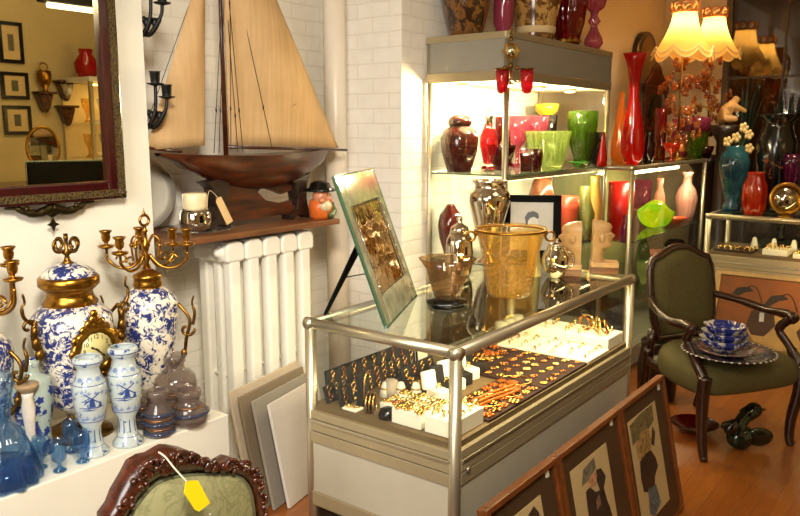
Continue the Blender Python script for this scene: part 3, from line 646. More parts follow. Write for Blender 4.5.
for zz, px, py, lab in ((2.0, 150, 12, 'upper black iron wall sconce beside the sails, at the top edge'), (1.645, 150, 108, 'lower black iron wall sconce with two candle cups beside the sails')):
    sc = thing('wall_sconce', lab, 'sconce', (1.82, 2.71, zz), 0, 'black iron wall sconces')
    M().lathe([(.045, 0), (.04, .008), (.015, .014), (.001, .016)], seg=20, mx=Rm('Y', PI/2)).build('back_plate', mt['iron'], sc)
    for (dx, dy, hh) in ((at(167, 1.72, Y=2.575).x-1.82, -.135, .105), (at(155, 1.8, Y=2.60).x-1.82, -.11, .155), (.06, .12, .165)):
        m = M().tube(smooth_path([(.01, 0, 0), (dx*.5, dy*.6, -.035), (dx*.9, dy*.95, .03), (dx, dy, hh-.03)]), [.008]*6+[.01]*6+[.007]*7, 7)
        m.ball((dx*.72, dy*.8, .01), (.014, .012, .02), 8, 6).ball((dx*.6, dy*.7, .02), (.01, .008, .016), 8, 6)
        a = m.build('arm', mt['iron'], sc)
        cm = M().lathe([(.008, 0), (.03, .006), (.034, .01), (.016, .012), (.018, .018), (.02, .05), (.024, .056), (.016, .054), (.001, .03)], (dx, dy, hh-.03), 16); cm.build('candle_cup', mt['iron'], a)

# boards leaning on the radiator
def leaning(name, label, w_, h, th, mats, loc, rz, tilt, fr=None, group=None):
    t = thing(name, label, 'board' if name == 'board' else 'frame', loc, rz, group); return t
bdm = [plain('white_card_board', (206, 198, 190), .6, var=.02), plain('grey_board', (150, 142, 130), .6, var=.03), plain('pale_board', (196, 180, 156), .6, var=.03), plain('warm_grey_board', (134, 118, 96), .6, var=.04)]
for k, (cx, cy, w_, h, mi, lab) in enumerate(((2.02, 2.36, .50, .52, 2, 'cream-edged board leaning on the radiator, rearmost of the stack'), (2.04, 2.325, .48, .50, 3, 'warm grey board leaning in the stack before the radiator, second from the back'),
        (2.08, 2.29, .44, .48, 1, 'grey board leaning in the stack before the radiator, third from the back'), (2.13, 2.25, .40, .46, 0, 'plain white board leaning nearest the counter, front of the stack'))):
    m = M().box(0, w_, 0, .014, 0, h)
    o = m.build('board', bdm[mi], loc=(cx, cy-.05, .004), rot=(-.20, 0, math.radians(10+k)), bevel=.002); tag(o, lab, 'board', 'boards stacked against the radiator')

# ------------------------------------------------------------------ carved chair with the yellow tag
YC = 1.50
ch = thing('carved_chair', 'carved walnut chair with a sage damask back and a yellow tag, in the foreground', 'chair', (1.12, YC-.2, 0), 0)
def cpt(px, py, y=YC): p = ony(px, py, y); return V((p.x-1.12, y-YC+.2, p.z))
outer = [cpt(*q) for q in ((104, 516), (112, 505), (117, 492), (127, 475), (133, 463), (143, 457), (152, 455), (160, 450), (166, 447), (173, 447), (185, 449), (198, 455), (210, 460), (219, 462), (228, 457), (240, 459), (250, 465), (256, 474), (259, 486), (260, 500), (259, 516))]
inner = [cpt(*q) for q in ((122, 520), (128, 508), (134, 500), (141, 491), (148, 484), (156, 479), (164, 476), (172, 474.5), (182, 473), (196, 472), (208, 472), (219, 471.5), (227, 471), (234, 473), (241, 477), (246, 483), (249, 489), (251, 496), (252, 504), (253, 510), (253, 520))]
for L, xo in ((outer, 1), (inner, 1)):
    a = L[0].copy(); b = L[-1].copy(); cx = (outer[0].x+outer[-1].x)/2
    for f, s in ((1.0, .4), (.97, .65), (.88, .85), (.74, 1.0)):
        zb = .42 if L is outer else .455
        L.insert(0, V((cx+(a.x-cx)*f, a.y, a.z+(zb-a.z)*s))); L.append(V((cx+(b.x-cx)*f, a.y, b.z+(zb-b.z)*s)))
fm = M(); n = len(outer); P = []
for o_, i_ in zip(outer, inner):
    P.append([o_+V((0, .03, 0)), o_+V((0, -.012, 0)), o_.lerp(i_, .35)+V((0, -.032, 0)), o_.lerp(i_, .75)+V((0, -.022, 0)), i_+V((0, -.005, 0)), i_+V((0, .03, 0)), o_+V((0, .03, 0))])
fm.grid(P)
fm.grid([[outer[0]+V((0, .03, 0)), outer[0]+V((0, -.02, 0)), inner[0]+V((0, -.02, 0)), inner[0]+V((0, .03, 0))], [outer[-1]+V((0, .03, 0)), outer[-1]+V((0, -.02, 0)), inner[-1]+V((0, -.02, 0)), inner[-1]+V((0, .03, 0))]])
fm.build('back_frame', mt['carve'], ch)
cv = M(); rr = random.Random(3)
for k in range(5, n-5):
    for q in range(4):
        t = rr.random(); i2 = min(k+1, n-1); s = rr.random(); o_ = outer[k].lerp(outer[i2], s); i_ = inner[k].lerp(inner[i2], s); c = o_.lerp(i_, .05+.6*t)+V((0, -.026, 0)); big = 1.25 if 8 <= k <= 15 else .8
        cv.ball(c, (.011*big*(.7+rr.random()*.6), .010, .008*big*(.7+rr.random()*.7)), 8, 6, Rm('Y', rr.random()*3))
for (px, py, a0, s) in ((172, 456, .5, 1), (186, 458, 2.5, -1), (160, 460, 2.9, -1), (222, 463, .3, 1), (238, 464, 2.6, -1), (136, 470, .2, 1)):
    c = cpt(px, py)+V((0, -.034, 0)); cv.tube(spiral(c, .020, .005, a0, a0+s*5.4, 16), [.006-.0002*i for i in range(17)], 6)
cv.build('carving', mt['carve'], ch)
pm = M(); cen = V((sum(p.x for p in inner)/n, YC-YC+.2, sum(p.z for p in inner)/n))
rows = []
for f, dy in ((1.0, .01), (.97, -.012), (.85, -.026), (.5, -.036), (.02, -.04)): rows.append([cen+(p-cen)*f+V((0, dy, 0)) for p in inner])
pm.grid(rows, True); pm.build('back_pad', mt['sage'], ch)
pt = [V(p)+(cen-V(p))*.035+V((0, -.012, 0)) for p in inner]; M().tube(pt, .0045, 6, True).build('piping', plain('sage_piping', (104, 104, 78), .8), ch)
sx0, sx1 = outer[4].x+.02, outer[-5].x-.02; cx = (sx0+sx1)/2; hw = (sx1-sx0)/2+.03
st = [(cx-hw, .2), (cx-hw-.02, -.1), (cx-hw-.02, -.25), (cx-hw*.6, -.31), (cx, -.325), (cx+hw*.6, -.31), (cx+hw+.02, -.25), (cx+hw+.02, -.1), (cx+hw, .2)]
M().prism(st, .3, .36, axis='z').build('seat_rail', mt['carve'], ch, bevel=.01)
M().prism([(x*.97+cx*.03, y*.97) for x, y in st], .36, .43, axis='z').build('seat', mt['sage'], ch, bevel=.03)
for (x, y, sgn) in ((cx-hw, -.24, -1), (cx+hw, -.24, 1)): M().tube(smooth_path([(x, y, .33), (x+sgn*.02, y-.02, .25), (x, y, .1), (x-sgn*.005, y-.03, .015)]), [.032]*6+[.024]*6+[.016]*6+[.018], 10).build('leg', mt['carve'], ch)
for x in (cx-hw+.03, cx+hw-.03): M().tube([(x, .18, .45), (x, .18, .3), (x, .24, 0)], [.022, .022, .016], 10).build('leg', mt['carve'], ch)
yt = thing('price_tag', 'bright yellow paper tag on white string, on the carved chair back', 'tag', V(ony(198, 495, YC-.09)))
def tpt(px, py): p = ony(px, py, YC-.09)-yt.location; return (p.x, p.z)
M().prism([tpt(*q) for q in ((186, 481), (198, 480.5), (210, 503), (199, 511.5), (195, 510), (184, 493))], -.001, .001).build('card', plain('yellow_card', (255, 226, 10), .6, var=.01), yt)
wr = M()
for y in (488, 493, 498):
    a, b = tpt(191+(y-488)*.5, y), tpt(201+(y-488)*.5, y+1.5); wr.tube([(a[0], -.0015, a[1]), ((a[0]+b[0])/2, -.0015, a[1]+.002), (b[0], -.0015, b[1])], .0006, 4)
a = [tpt(*q) for q in ((187, 482), (178, 470), (172, 460), (168, 456))]
M().tube(smooth_path([(x, .0+.012*i, z) for i, (x, z) in enumerate(a)]), .0022, 5).build('string', plain('white_string', (236, 228, 206), .8), yt)
# ------------------------------------------------------------------ glass counters
RB = .02
strip_m = emit('warm_strip_lamp', (255, 226, 160), 14)
def rail(a, b, r=RB): return M().tube([a, b], r, 12)
def counter(name, label, x0, x1, y0, y1, zt, zd, zg, lower, faces, lampside):
    t = thing(name, label, 'display counter', (x0, y0, 0)); w, d_ = x1-x0, y1-y0
    for (x, y) in ((RB, RB), (w-RB, RB), (RB, d_-RB), (w-RB, d_-RB)):
        M().tube([(x, y, 0.0), (x, y, zt-.004)], RB, 14).build('post', mt['alu'], t)
    z = zt-RB*.9
    for a, b in (((0, RB, z), (w, RB, z)), ((RB, 0, z), (RB, d_, z)), ((w-RB, 0, z), (w-RB, d_, z)), ((0, d_-RB, z), (w, d_-RB, z))): rail(a, b, RB*.95).build('top_rail', mt['alu'], t)
    M().box(.026, w-.026, .026, d_-.026, zt-.006, zt+.001).build('glass_top', mt['top'], t)
    M().box(.02, w-.02, .010, .015, zd-.01, zt-.03).build('front_glass', mt['glass'], t)
    M().box(.010, .015, .02, d_-.02, zd-.01, zt-.03).build('end_glass', mt['glass'], t)
    M().box(w-.015, w-.010, .02, d_-.02, zd-.01, zt-.03).build('end_glass', mt['glass'], t)
    M().box(.02, w*.52, d_-.016, d_-.012, zd-.01, zt-.03).build('sliding_door', mt['glass'], t); M().box(w*.48, w-.02, d_-.024, d_-.02, zd-.01, zt-.03).build('sliding_door', mt['glass'], t)
    M().box(.018, w-.018, .018, d_-.026, zd-.02, zd).build('deck', plain('tan_deck_liner', (104, 84, 54), .7, var=.06), t)
    # bands of the aluminium profile round the waist
    def belt(nm, z0, z1, o, m_):
        b = M(); b.box(.03, w-.03, -o+.004, .03, z0, z1); b.box(-o+.004, .03, .03, d_-.03, z0, z1); b.box(w-.03, w+o-.004, .03, d_-.03, z0, z1); b.box(.03, w-.03, d_-.03, d_+o-.004, z0, z1); b.build(nm, m_, t, bevel=.002)
    belt('upper_band', zg+.085, zd-.02, .002, mt['alud']); belt('bright_bead', zg+.073, zg+.084, .008, mt['alu']); belt('middle_band', zg+.042, zg+.072, .003, mt['alud']); belt('groove', zg+.039, zg+.042, -.002, mt['black']); belt('lower_band', zg, zg+.039, .003, mt['alud'])
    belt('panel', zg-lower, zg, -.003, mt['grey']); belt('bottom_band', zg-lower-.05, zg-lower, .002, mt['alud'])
    if zg-lower-.05 > .2:
        zb = zg-lower-.05
        M().box(.02, w-.02, .012, .016, .07, zb).build('lower_glass', mt['glass'], t); M().box(.012, .016, .02, d_-.02, .07, zb).build('lower_glass', mt['glass'], t)
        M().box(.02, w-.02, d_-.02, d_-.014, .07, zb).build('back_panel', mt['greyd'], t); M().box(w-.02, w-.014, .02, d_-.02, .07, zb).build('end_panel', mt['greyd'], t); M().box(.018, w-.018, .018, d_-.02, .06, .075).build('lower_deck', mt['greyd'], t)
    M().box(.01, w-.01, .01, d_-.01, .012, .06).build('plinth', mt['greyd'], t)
    M().lathe([(.009, 0), (.009, .006), (.003, .007)], seg=14, mx=Rm('X', PI/2)).build('lock', mt['alu'], t, loc=(.06, -.002, zg+.045))
    if lampside == 'front': M().box(.05, w-.05, .03, .042, zt-.034, zt-.024).build('lamp_strip', strip_m, t)
    else: M().box(.03, .042, .05, d_-.05, zt-.034, zt-.024).build('lamp_strip', strip_m, t)
    return t
CX0, CX1, CY0, CY1, CZ = 1.803, 3.254, 1.152, 1.782, .97; ZD = .668
counter('display_counter', 'aluminium framed glass jewellery counter in the middle of the shop', CX0, CX1, CY0, CY1, CZ, ZD, .535, .185, 0, 'front')

# ---- jewellery in the counter
def gem_ring(m, c, s=1., up=True):
    c = V(c)-V((0, 0, .006*s)); m.torus(c+V((0, 0, .009*s)), .009*s, .0022*s, 14, 6, Rm('X', PI/2)); m.ball(c+V((0, 0, .02*s)), (.006*s, .006*s, .004*s), 8, 5)
def brooch(m, c, s=1., rnd=random):
    c = V(c); m.ball(c+V((0, 0, .005*s)), (.009*s, .008*s, .006*s), 8, 6); k = rnd.choice((5, 6, 7)); e = rnd.uniform(.7, 1.4)
    for i in range(k):
        a = 2*PI*i/k+.3; m.ball(c+V((.014*s*math.cos(a)*e, .012*s*math.sin(a), .004*s)), (.007*s, .006*s, .004*s), 8, 5)
def bangle(m, c, R=.032, tilt=0, rz=0, r=.004): m.torus(V(c), R, r, 26, 7, Rm('Z', rz) @ Rm('X', tilt))
def earring(m, c, s=1.):
    c = V(c); m.torus(c, .008*s, .0018*s, 12, 5, Rm('X', PI/2)); m.ball(c+V((0, -.001, -.013*s)), (.005*s, .003*s, .007*s), 8, 5)
GM = [mt['jgold'], plain('rose_gold', (184, 120, 68), .22, 1, .2, 90), plain('pale_gold', (236, 200, 130), .2, 1, .2, 90), plain('amber_stones', (176, 92, 24), .15, .3, .4, 60)]
def jewel(name, cat, label, group, p, fn, gm, **kw):
    m = M(); fn(m, (0, 0, 0), **kw); return tag(m.build(name, gm, loc=p), label, cat, group)
R1 = random.Random(11)
def stand_board(label, x0, x1, y, h, tilt, th=.012, rz=0, rows=0, cols=0, z=ZD):
    t = tag(M().box(0, x1-x0, 0, th, 0, h).build('velvet_board', mt['black'], loc=(x0, y, z+.001), rot=(-tilt, 0, rz), bevel=.002), label, 'display board', 'black velvet jewellery boards')
    mx = Tm(x0, y, z+.001) @ Rm('Z', rz) @ Rm('X', -tilt)
    for r in range(rows):
        for c in range(cols):
            q = mx @ V(((c+.5)*(x1-x0)/cols, -.002, h*(r+.62)/rows*.92+.006)); m = M(); earring(m, (0, 0, 0), 1.15+R1.random()*.5)
            tag(m.build('earring', GM[R1.choice((0, 0, 2, 1))], loc=q, rot=(0, 0, rz)), 'gold drop earring pinned on a black velvet board', 'earring', 'earrings on the black boards')
def P(px, py, z=ZD): return onz(px, py, z)
# boards stand facing -x/-y in the left half
def board_px(label, pa, pb, h, tilt, rows, cols):
    a, b = V(pa+(ZD,)), V(pb+(ZD,)); rz = math.atan2(b.y-a.y, b.x-a.x); L = math.hypot(b.x-a.x, b.y-a.y)
    t = tag(M().box(0, L, 0, .012, 0, h).build('velvet_board', mt['black'], loc=(a.x, a.y, ZD+.001), rot=(-tilt, 0, rz), bevel=.002), label, 'display board', 'black velvet jewellery boards')
    mx = Tm(a.x, a.y, ZD+.001) @ Rm('Z', rz) @ Rm('X', -tilt)
    for r in range(rows):
        for c in range(cols):
            q = mx @ V(((c+.5)*L/cols, -.002, h*(r+.7)/rows*.92+.004)); m = M(); earring(m, (0, 0, 0), 1.0+R1.random()*.5)
            tag(m.build('earring', GM[R1.choice((0, 0, 2, 1))], loc=q, rot=(0, 0, rz)), 'gold drop earring pinned on a black velvet board', 'earring', 'earrings on the black boards')
board_px('low black velvet board with gold earrings at the far left corner of the counter', (1.845, 1.705), (1.96, 1.705), .06, .3, 2, 3)
board_px('black velvet board with earrings, second from the left end of the counter', (1.85, 1.645), (2.0, 1.65), .065, .25, 2, 3)
board_px('long black velvet board with rows of earrings along the back of the counter', (1.88, 1.735), (2.40, 1.735), .10, .1, 3, 9)
board_px('black velvet board with rows of gold earrings, centre of the dark group', (2.03, 1.68), (2.29, 1.68), .07, .25, 3, 6)
board_px('black velvet board behind the grey stone-coloured card, right of the dark group', (2.16, 1.615), (2.38, 1.625), .06, .25, 1, 4)
a = V((1.90, 1.60, ZD)); bx_ = thing('necklace_stand', 'tall black stand with a gold chain, among the velvet boards', 'necklace stand', a, .25)
M().box(-.022, .03, -.012, .012, 0, .115).build('stand', mt['black'], bx_, bevel=.004); M().tube(smooth_path([(-.02, -.016, .03), (-.016, -.016, .09), (.004, -.016, .12), (.024, -.016, .11), (.028, -.016, .1)]), .003, 6).build('chain', mt['jgold'], bx_)
a = V((2.44, 1.67, ZD)); pf = thing('card_frame', 'small white card in a black rounded frame at the back of the counter', 'frame', a+V((0, .06, 0)), .1)
M().box(-.04, .045, 0, .008, 0, .085).build('frame', mt['blackg'], pf, bevel=.006, rot=(-.1, 0, 0)); M().box(-.034, .039, -.003, .001, .008, .077).build('card', plain('ivory_card', (226, 216, 196), .6), pf, rot=(-.1, 0, 0))
a = P(391, 395); tag(M().lathe([(.036, 0), (.03, .03), (.024, .052), (.02, .056), (.001, .057)], seg=8).build('ring_stand', mt['grybx'], loc=a), 'stone-grey faceted card stand before the velvet boards', 'stand')
a = V((1.875, 1.53, ZD)); wt = thing('cuff_bracelet', 'black and gold cuff bracelet at the front left of the counter', 'bracelet', a+V((.0, .01, .031)), .5)
M().torus((0, 0, 0), .026, .011, 22, 10, Rm('X', PI/2)).build('cuff', mt['blackg'], wt)
for y in (-.012, 0, .012): M().torus((0, y, 0), .036, .0025, 24, 6, Rm('X', PI/2)).build('gold_line', mt['jgold'], wt)
a = V((1.87, 1.465, ZD)); tag(M().lathe([(.03, 0), (.032, .01), (.024, .03), (.012, .036), (.001, .036)], seg=20).build('jewel_box', mt['blackg'], loc=a), 'small round black box beside the black and gold cuff', 'box')
# white leatherette trays and boxes
def tray(name, label, pa, pb, depth_, h, cells, zb=ZD, m_=None, group=None):
    a, b = P(*pa), P(*pb); rz = math.atan2(b.y-a.y, b.x-a.x); L = math.hypot(b.x-a.x, b.y-a.y)
    t = tag(M().box(0, L, 0, depth_, 0, h).build(name, m_ or mt['wlea'], loc=(a.x, a.y, zb+.0005), rot=(0, 0, rz), bevel=.003), label, 'tray', group)
    mx = Tm(a.x, a.y, zb+h) @ Rm('Z', rz); nx, ny, fn, nm_, cat, lab, grp, gms = cells
    for i in range(nx):
        for j in range(ny):
            q = mx @ V(((i+.5+R1.uniform(-.12, .12))*L/nx, (j+.5+R1.uniform(-.12, .12))*depth_/ny, 0)); m = M(); fn(m, (0, 0, 0), R1.uniform(.85, 1.25))
            tag(m.build(nm_, GM[R1.choice(gms)], loc=q, rot=(0, 0, R1.uniform(-.7, .7))), lab, cat, grp)
    return t
# front corner trays: the end facing the camera runs along y
def tray_xy(name, label, x0, x1, y0, y1, h, cells, zb=ZD, m_=None, group=None):
    t = tag(M().box(0, x1-x0, 0, y1-y0, 0, h).build(name, m_ or mt['wlea'], loc=(x0, y0, zb+.0005), bevel=.003), label, 'tray', group)
    nx, ny, fn, nm_, cat, lab, grp, gms, sc_ = cells
    for i in range(nx):
        for j in range(ny):
            q = V((x0+(i+.5+R1.uniform(-.15, .15))*(x1-x0)/nx, y0+(j+.5+R1.uniform(-.15, .15))*(y1-y0)/ny, zb+h)); m = M(); fn(m, (0, 0, 0), R1.uniform(.85, 1.25)*sc_)
            tag(m.build(nm_, GM[R1.choice(gms)], loc=q, rot=(0, 0, R1.uniform(-.9, .9))), lab, cat, grp)
    return t
tray_xy('white_tray', 'thick white tray of gold rings at the near corner of the counter', 1.845, 2.02, 1.19, 1.30, .055, (4, 3, gem_ring, 'ring', 'ring', 'gold ring on the thick white tray at the near corner of the counter', 'rings on the near corner tray', (0, 2), 1.3))
tray_xy('white_tray', 'white tray of gold brooches beside the near corner tray of the counter', 1.845, 2.0, 1.315, 1.43, .05, (4, 3, brooch, 'brooch', 'brooch', 'gold brooch on the white tray beside the near corner tray', 'brooches on the second white tray', (0, 2, 0), 1.1))
tray_xy('white_tray', 'low white tray strewn with gold brooches in the front row, third from the near corner', 1.92, 2.06, 1.445, 1.54, .022, (3, 3, brooch, 'brooch', 'brooch', 'gold brooch on the low white tray near the black cuff', 'brooches on the third white tray', (0, 2, 1), .9))
tray_xy('white_tray', 'white card pad under a few gold pieces at the left front of the counter', 1.835, 1.88, 1.575, 1.635, .008, (1, 2, brooch, 'brooch', 'brooch', 'gold brooch on the white card pad at the left front', 'brooches on the white card pad', (0, 2), .8))
for k, (x, y) in enumerate(((2.03, 1.60), (2.06, 1.555), (2.09, 1.51))):
    c = thing('ring_cone', 'white cone with a gold ring in the middle of the counter', 'ring cone', (x, y, ZD), 0, 'white ring cones'); M().lathe([(.024, 0), (.017, .03), (.011, .05), (.001, .054)], seg=16).build('cone', mt['wlea'], c); M().torus((0, 0, .03), .018, .003, 18, 6).build('gold_ring', mt['jgold'], c)
# brown velvet pads with brooches, chains and beads along the front
tray_xy('velvet_pad', 'brown velvet pad of amber brooches and chains, right of the near corner tray', 2.03, 2.41, 1.175, 1.36, .01, (7, 4, brooch, 'brooch', 'brooch', 'amber and gold brooch on the nearer brown velvet pad', 'brooches on the nearer brown pad', (1, 3, 3, 0), 1.05), m_=mt['brown'])
tray_xy('velvet_pad', 'brown velvet pad of gold clusters, farther along the counter front', 2.42, 2.80, 1.175, 1.52, .01, (6, 6, brooch, 'brooch', 'brooch', 'gold cluster on the farther brown velvet pad', 'clusters on the farther brown pad', (2, 1, 0, 1), .85), m_=mt['brown'])
for k, (x, y, R_) in enumerate(((2.16, 1.26, .05), (2.42, 1.29, .055), (2.28, 1.24, .04))):
    jewel('chain', 'necklace', 'coiled gold chain lying on a brown velvet pad', 'chains on the brown pads', (x, y, ZD+.016), lambda m, c, R=R_: bangle(m, c, R, 0, 0, .0032), GM[0])
for k in range(3):
    m = M(); pts = [(0, 0, 0), (.1, .004, 0), (.2, -.004, 0), (.27, .0, 0)]; m.tube(smooth_path(pts), .006, 7)
    tag(m.build('bar_bracelet', GM[3], loc=(2.06+.03*k, 1.31+.02*k-.05, ZD+.02), rot=(0, 0, -.12)), 'amber link bracelet stretched across the nearer brown pad', 'bracelet', 'link bracelets on the brown pad')
for k in range(6):
    x, y = 2.10+.068*k, 1.42+.012*k
    b = thing('ring_box', ('open white' if k % 2 == 0 else 'open dark')+' ring box, number %s from the left in the row behind the brown pads' % ['one', 'two', 'three', 'four', 'five', 'six'][k], 'ring box', (x, y, ZD), -.25, 'row of open ring boxes')
    m_ = mt['wlea'] if k % 2 == 0 else mt['black']
    M().box(-.029, .029, -.034, .034, 0, .045).build('base', m_, b, bevel=.006); M().box(-.029, .029, .03, .05, .04, .105).build('lid', m_, b, bevel=.006, rot=(-.2, 0, 0)); m = M(); gem_ring(m, (0, 0, .046), 1.2); m.build('gold_ring', mt['jgold'], b)
# far end: big white ring pad and stepped white tray
tray_xy('white_pad', 'large white ring pad at the far end of the counter front', 2.815, 3.03, 1.175, 1.60, .012, (4, 6, gem_ring, 'ring', 'ring', 'gold ring on the large white pad at the far end', 'rings on the large white pad', (0, 2, 1), .95))
tray_xy('white_step', 'raised white step tray at the far end of the counter', 3.04, 3.21, 1.185, 1.62, .05, (3, 5, gem_ring, 'ring', 'ring', 'gold ring standing on the raised white step tray', 'rings on the raised white tray', (0, 2), 1.2))
for k in range(6): jewel('bangle', 'bangle', 'gold bangle in the heap on the raised white tray', 'bangles on the raised white tray', (3.10+.025*(k % 3), 1.23+.05*(k//2), ZD+.085), lambda m, c, k=k: bangle(m, c, .032, 1.0+.25*(k % 3), .3*k, .004), GM[k % 3])
for k in range(3): tag(M().lathe([(.028, 0), (.028, .03), (.03, .032), (.03, .062), (.026, .068), (.001, .068)], seg=6).build('ring_box', mt['wlea'], loc=(2.98+.075*k, 1.67, ZD)), 'small white faceted ring box standing behind the raised tray', 'ring box', 'white faceted ring boxes')
R2 = random.Random(5)
tag(M().box(0, .66, 0, .15, 0, .012).build('velvet_pad', mt['brown'], loc=(2.12, 1.50, ZD+.0005), bevel=.003), 'brown velvet pad of loose brooches along the back of the counter', 'pad')
for k in range(26):
    x, y = 2.15+.024*k, 1.515+.04*(k % 3)+R2.uniform(0, .025)
    m = M(); brooch(m, (0, 0, 0), R2.uniform(.9, 1.5), R2); tag(m.build('brooch', GM[R2.choice((0, 1, 2, 3))], loc=(x, y, ZD+.0125), rot=(0, 0, R2.uniform(-1, 1))), 'gold brooch on the brown velvet pad along the back of the counter', 'brooch', 'loose brooches at the counter back')
# grey and black goods seen through the lower glass
for k, (x, y, w_, h) in enumerate(((1.85, 1.5, .2, .17), (1.85, 1.28, .16, .12))):
    tag(M().box(0, .24, 0, w_, 0, h).build('carton', plain('grey_carton%d' % k, ((136, 124, 108), (54, 46, 40))[k], .7), loc=(x, y, .0755), bevel=.004), ('grey carton', 'dark carton')[k]+' behind the lower glass at the counter end', 'carton')

# ------------------------------------------------------------------ on the counter
ZT_ = .9715
# mirror-edged frame on an easel strut
bl, br = onz(388, 328, ZT_), onz(417, 296, ZT_)
W_ = 0.285; dirw = (br-bl); dirw.z = 0; dirw.normalize(); rz = math.atan2(dirw.y, dirw.x)
fr_ = thing('easel_frame', 'tall mirror-edged frame tilted back on a black strut, on the counter', 'picture frame', bl, rz)
tilt = .34; Hh = .512
mxf = Rm('X', -tilt)
def P3(m): return m
Wd = (br-bl).length
def plate(x0, x1, y0, y1, z0, z1): return M().box(x0, x1, y0, y1, z0, z1, mxf)
plate(0.002, Wd-.002, .0085, .013, .004, Hh).build('backing', mt['blackg'], fr_)
framebars_ = M(); bw_ = .06
for b in ((0, bw_, 0, Hh), (Wd-bw_, Wd, 0, Hh), (bw_, Wd-bw_, 0, .10), (bw_, Wd-bw_, Hh-.11, Hh)): framebars_.box(b[0]+.002, b[1]-.002, .0, .008, b[2]+.004, b[3], mxf)
framebars_.build('mirror_border', mt['bevmir'], fr_, bevel=.004)
e = M()
for b in ((-.004, 0, 0, Hh), (Wd, Wd+.004, 0, Hh), (0, Wd, -.0, .004), (0, Wd, Hh, Hh+.004)): e.box(b[0], b[1], -.001, .012, b[2], b[3], mxf)
e.build('glass_edge', mt['edge'], fr_)
pc = M().box(bw_+.004, Wd-bw_-.004, .004, .0082, .104, Hh-.114, mxf); pc.build('golden_panel', mt['gmirror'], fr_)
for x in (bw_, Wd-bw_):
    bead = M()
    for k in range(22): q = mxf @ V((x, -.001, .1+k*(Hh-.21)/21)); bead.ball(q, .0035, 6, 4)
    bead.tube([mxf @ V((x, -.001, .1)), mxf @ V((x, -.001, Hh-.11))], .002, 6); bead.build('beading', mt['silver'], fr_)
sb = mxf @ V((Wd*.45, .022, Hh*.62)); gp_ = V((Wd*.30, sb.y+.13, 0))
st_ = M(); u = (sb-gp_).normalized(); sd_ = V((1, 0, 0))
for a, b in ((.035, .008),):
    v = [gp_-sd_*.02, gp_+sd_*.02, sb+sd_*.09, sb-sd_*.05]; nn = u.cross(sd_).normalized()*.003; b0 = len(st_.v); st_.v += [q+nn for q in v]+[q-nn for q in v]; st_.flat()
    for f in ((0, 1, 2, 3), (7, 6, 5, 4), (0, 4, 5, 1), (1, 5, 6, 2), (2, 6, 7, 3), (3, 7, 4, 0)): st_.face([b0+i for i in f])
st_.build('strut', plain('black_strut_board', (12, 11, 10), .9, Specular_IOR_Level=.1), fr_); M().tube([gp_.lerp(sb, .42), mxf @ V((Wd*.45, .02, .16))], .0022, 6).build('stay', mt['iron'], fr_)

pA = onz(447, 304, ZT_)
am = pot('flared_vase', 'pale amber flared glass vase on a black base, front of the counter', 'vase', mt['smoke'], pA, [(10, 300), (12, 297), (15, 290), (18, 278), (21, 268), (28, 258), (26, 259)], open_=True, lobes=(6, .05), base='bowl', parts=[('base', mt['blackg'], [(18, 306), (20, 303), (20, 300), (11, 298), (8, 294), (.1, 294)], dict(lobes=(6, .04)))])
pBk = onz(509, 295, ZT_)
bk = pot('ice_bucket', 'golden amber crackle glass bucket with ring handles, on the counter', 'bucket', mt['amber'], pBk, [(19, 296), (22, 292), (24, 280), (28, 255), (32, 238), (34.5, 229), (35, 227)], wall=.006, seg=40, base='bowl', parts=[])
d = depth(pBk)/FPX; zr = zat(pBk.x, pBk.y, 233)-pBk.z
M().torus((0, 0, zr+.012), 34.5*d, .005, 40, 8).build('rim_band', mt['gold'], bk)
for s in (1, -1):
    a = math.atan2(RT.y, RT.x); u = V((math.cos(a), math.sin(a), 0))*s
    hm = M().torus(u*(35*d+.016)+V((0, 0, zr-.012)), .018, .005, 18, 8, Rm('Z', a) @ Rm('X', PI/2)).ball(u*34*d+V((0, 0, zr)), .012, 10, 8); hm.build('ring_handle', mt['gold'], bk)
SV = mirror_mat('bright_silver', (224, 214, 196), .06, .12)
pJ = onz(459, 276, ZT_)
pot('lidded_jar', 'small silver lidded jar behind the pale amber vase', 'jar', SV, pJ, [(10, 276), (12, 272), (14, 262), (13.5, 248), (13, 240), (9, 232)], open_=False, base='body', parts=[('lid', SV, [(10, 233), (8.5, 227), (4, 224), (2, 222), (3, 219), (2.5, 216.5), (.1, 215.5)])])
pAm = onz(488, 263, ZT_)
pot('silver_urn', 'large silver urn vase with a wide neck, behind the amber bucket', 'urn', SV, pAm, [(13, 263), (12, 260), (5, 254), (4.5, 246), (9, 240), (13, 230), (18, 212), (21, 200), (20, 193), (16, 189), (14.5, 186), (16, 183), (18, 181), (16.5, 180)], wall=.004, seg=36)
# photo frame
pF = onz(531, 258, ZT_); phf = thing('photo_frame', 'black frame with a black and white portrait photo, leaning behind the bucket', 'photo frame', pF, -1.05)
fw, fh, tl = .29, .315, Rm('X', -.2)
fb = M()
for b in ((-fw/2, -fw/2+.04, 0, fh), (fw/2-.04, fw/2, 0, fh), (-fw/2, fw/2, 0, .04), (-fw/2, fw/2, fh-.04, fh)): fb.box(b[0], b[1], 0, .018, b[2]+.004, b[3], tl)
fb.build('frame', plain('black_frame_paint', (10, 9, 8), .8, Specular_IOR_Level=.15), phf, bevel=.003); M().box(-fw/2+.035, fw/2-.035, .006, .014, .035, fh-.035, tl).build('photo', plain('grey_photo_paper', (190, 186, 172), .4, var=.08, scale=9), phf)
def flatp(poly, y, m): m.flat(); b0 = len(m.v); m.v += [tl @ V((x, y, z)) for x, z in poly]; m.face(list(range(b0, b0+len(poly)))); return m
ell = lambda cx, cz, rx, rz_, n=20, a0=0, a1=2*PI: [(cx+rx*math.cos(a0+(a1-a0)*i/n), cz+rz_*math.sin(a0+(a1-a0)*i/n)) for i in range(n)]
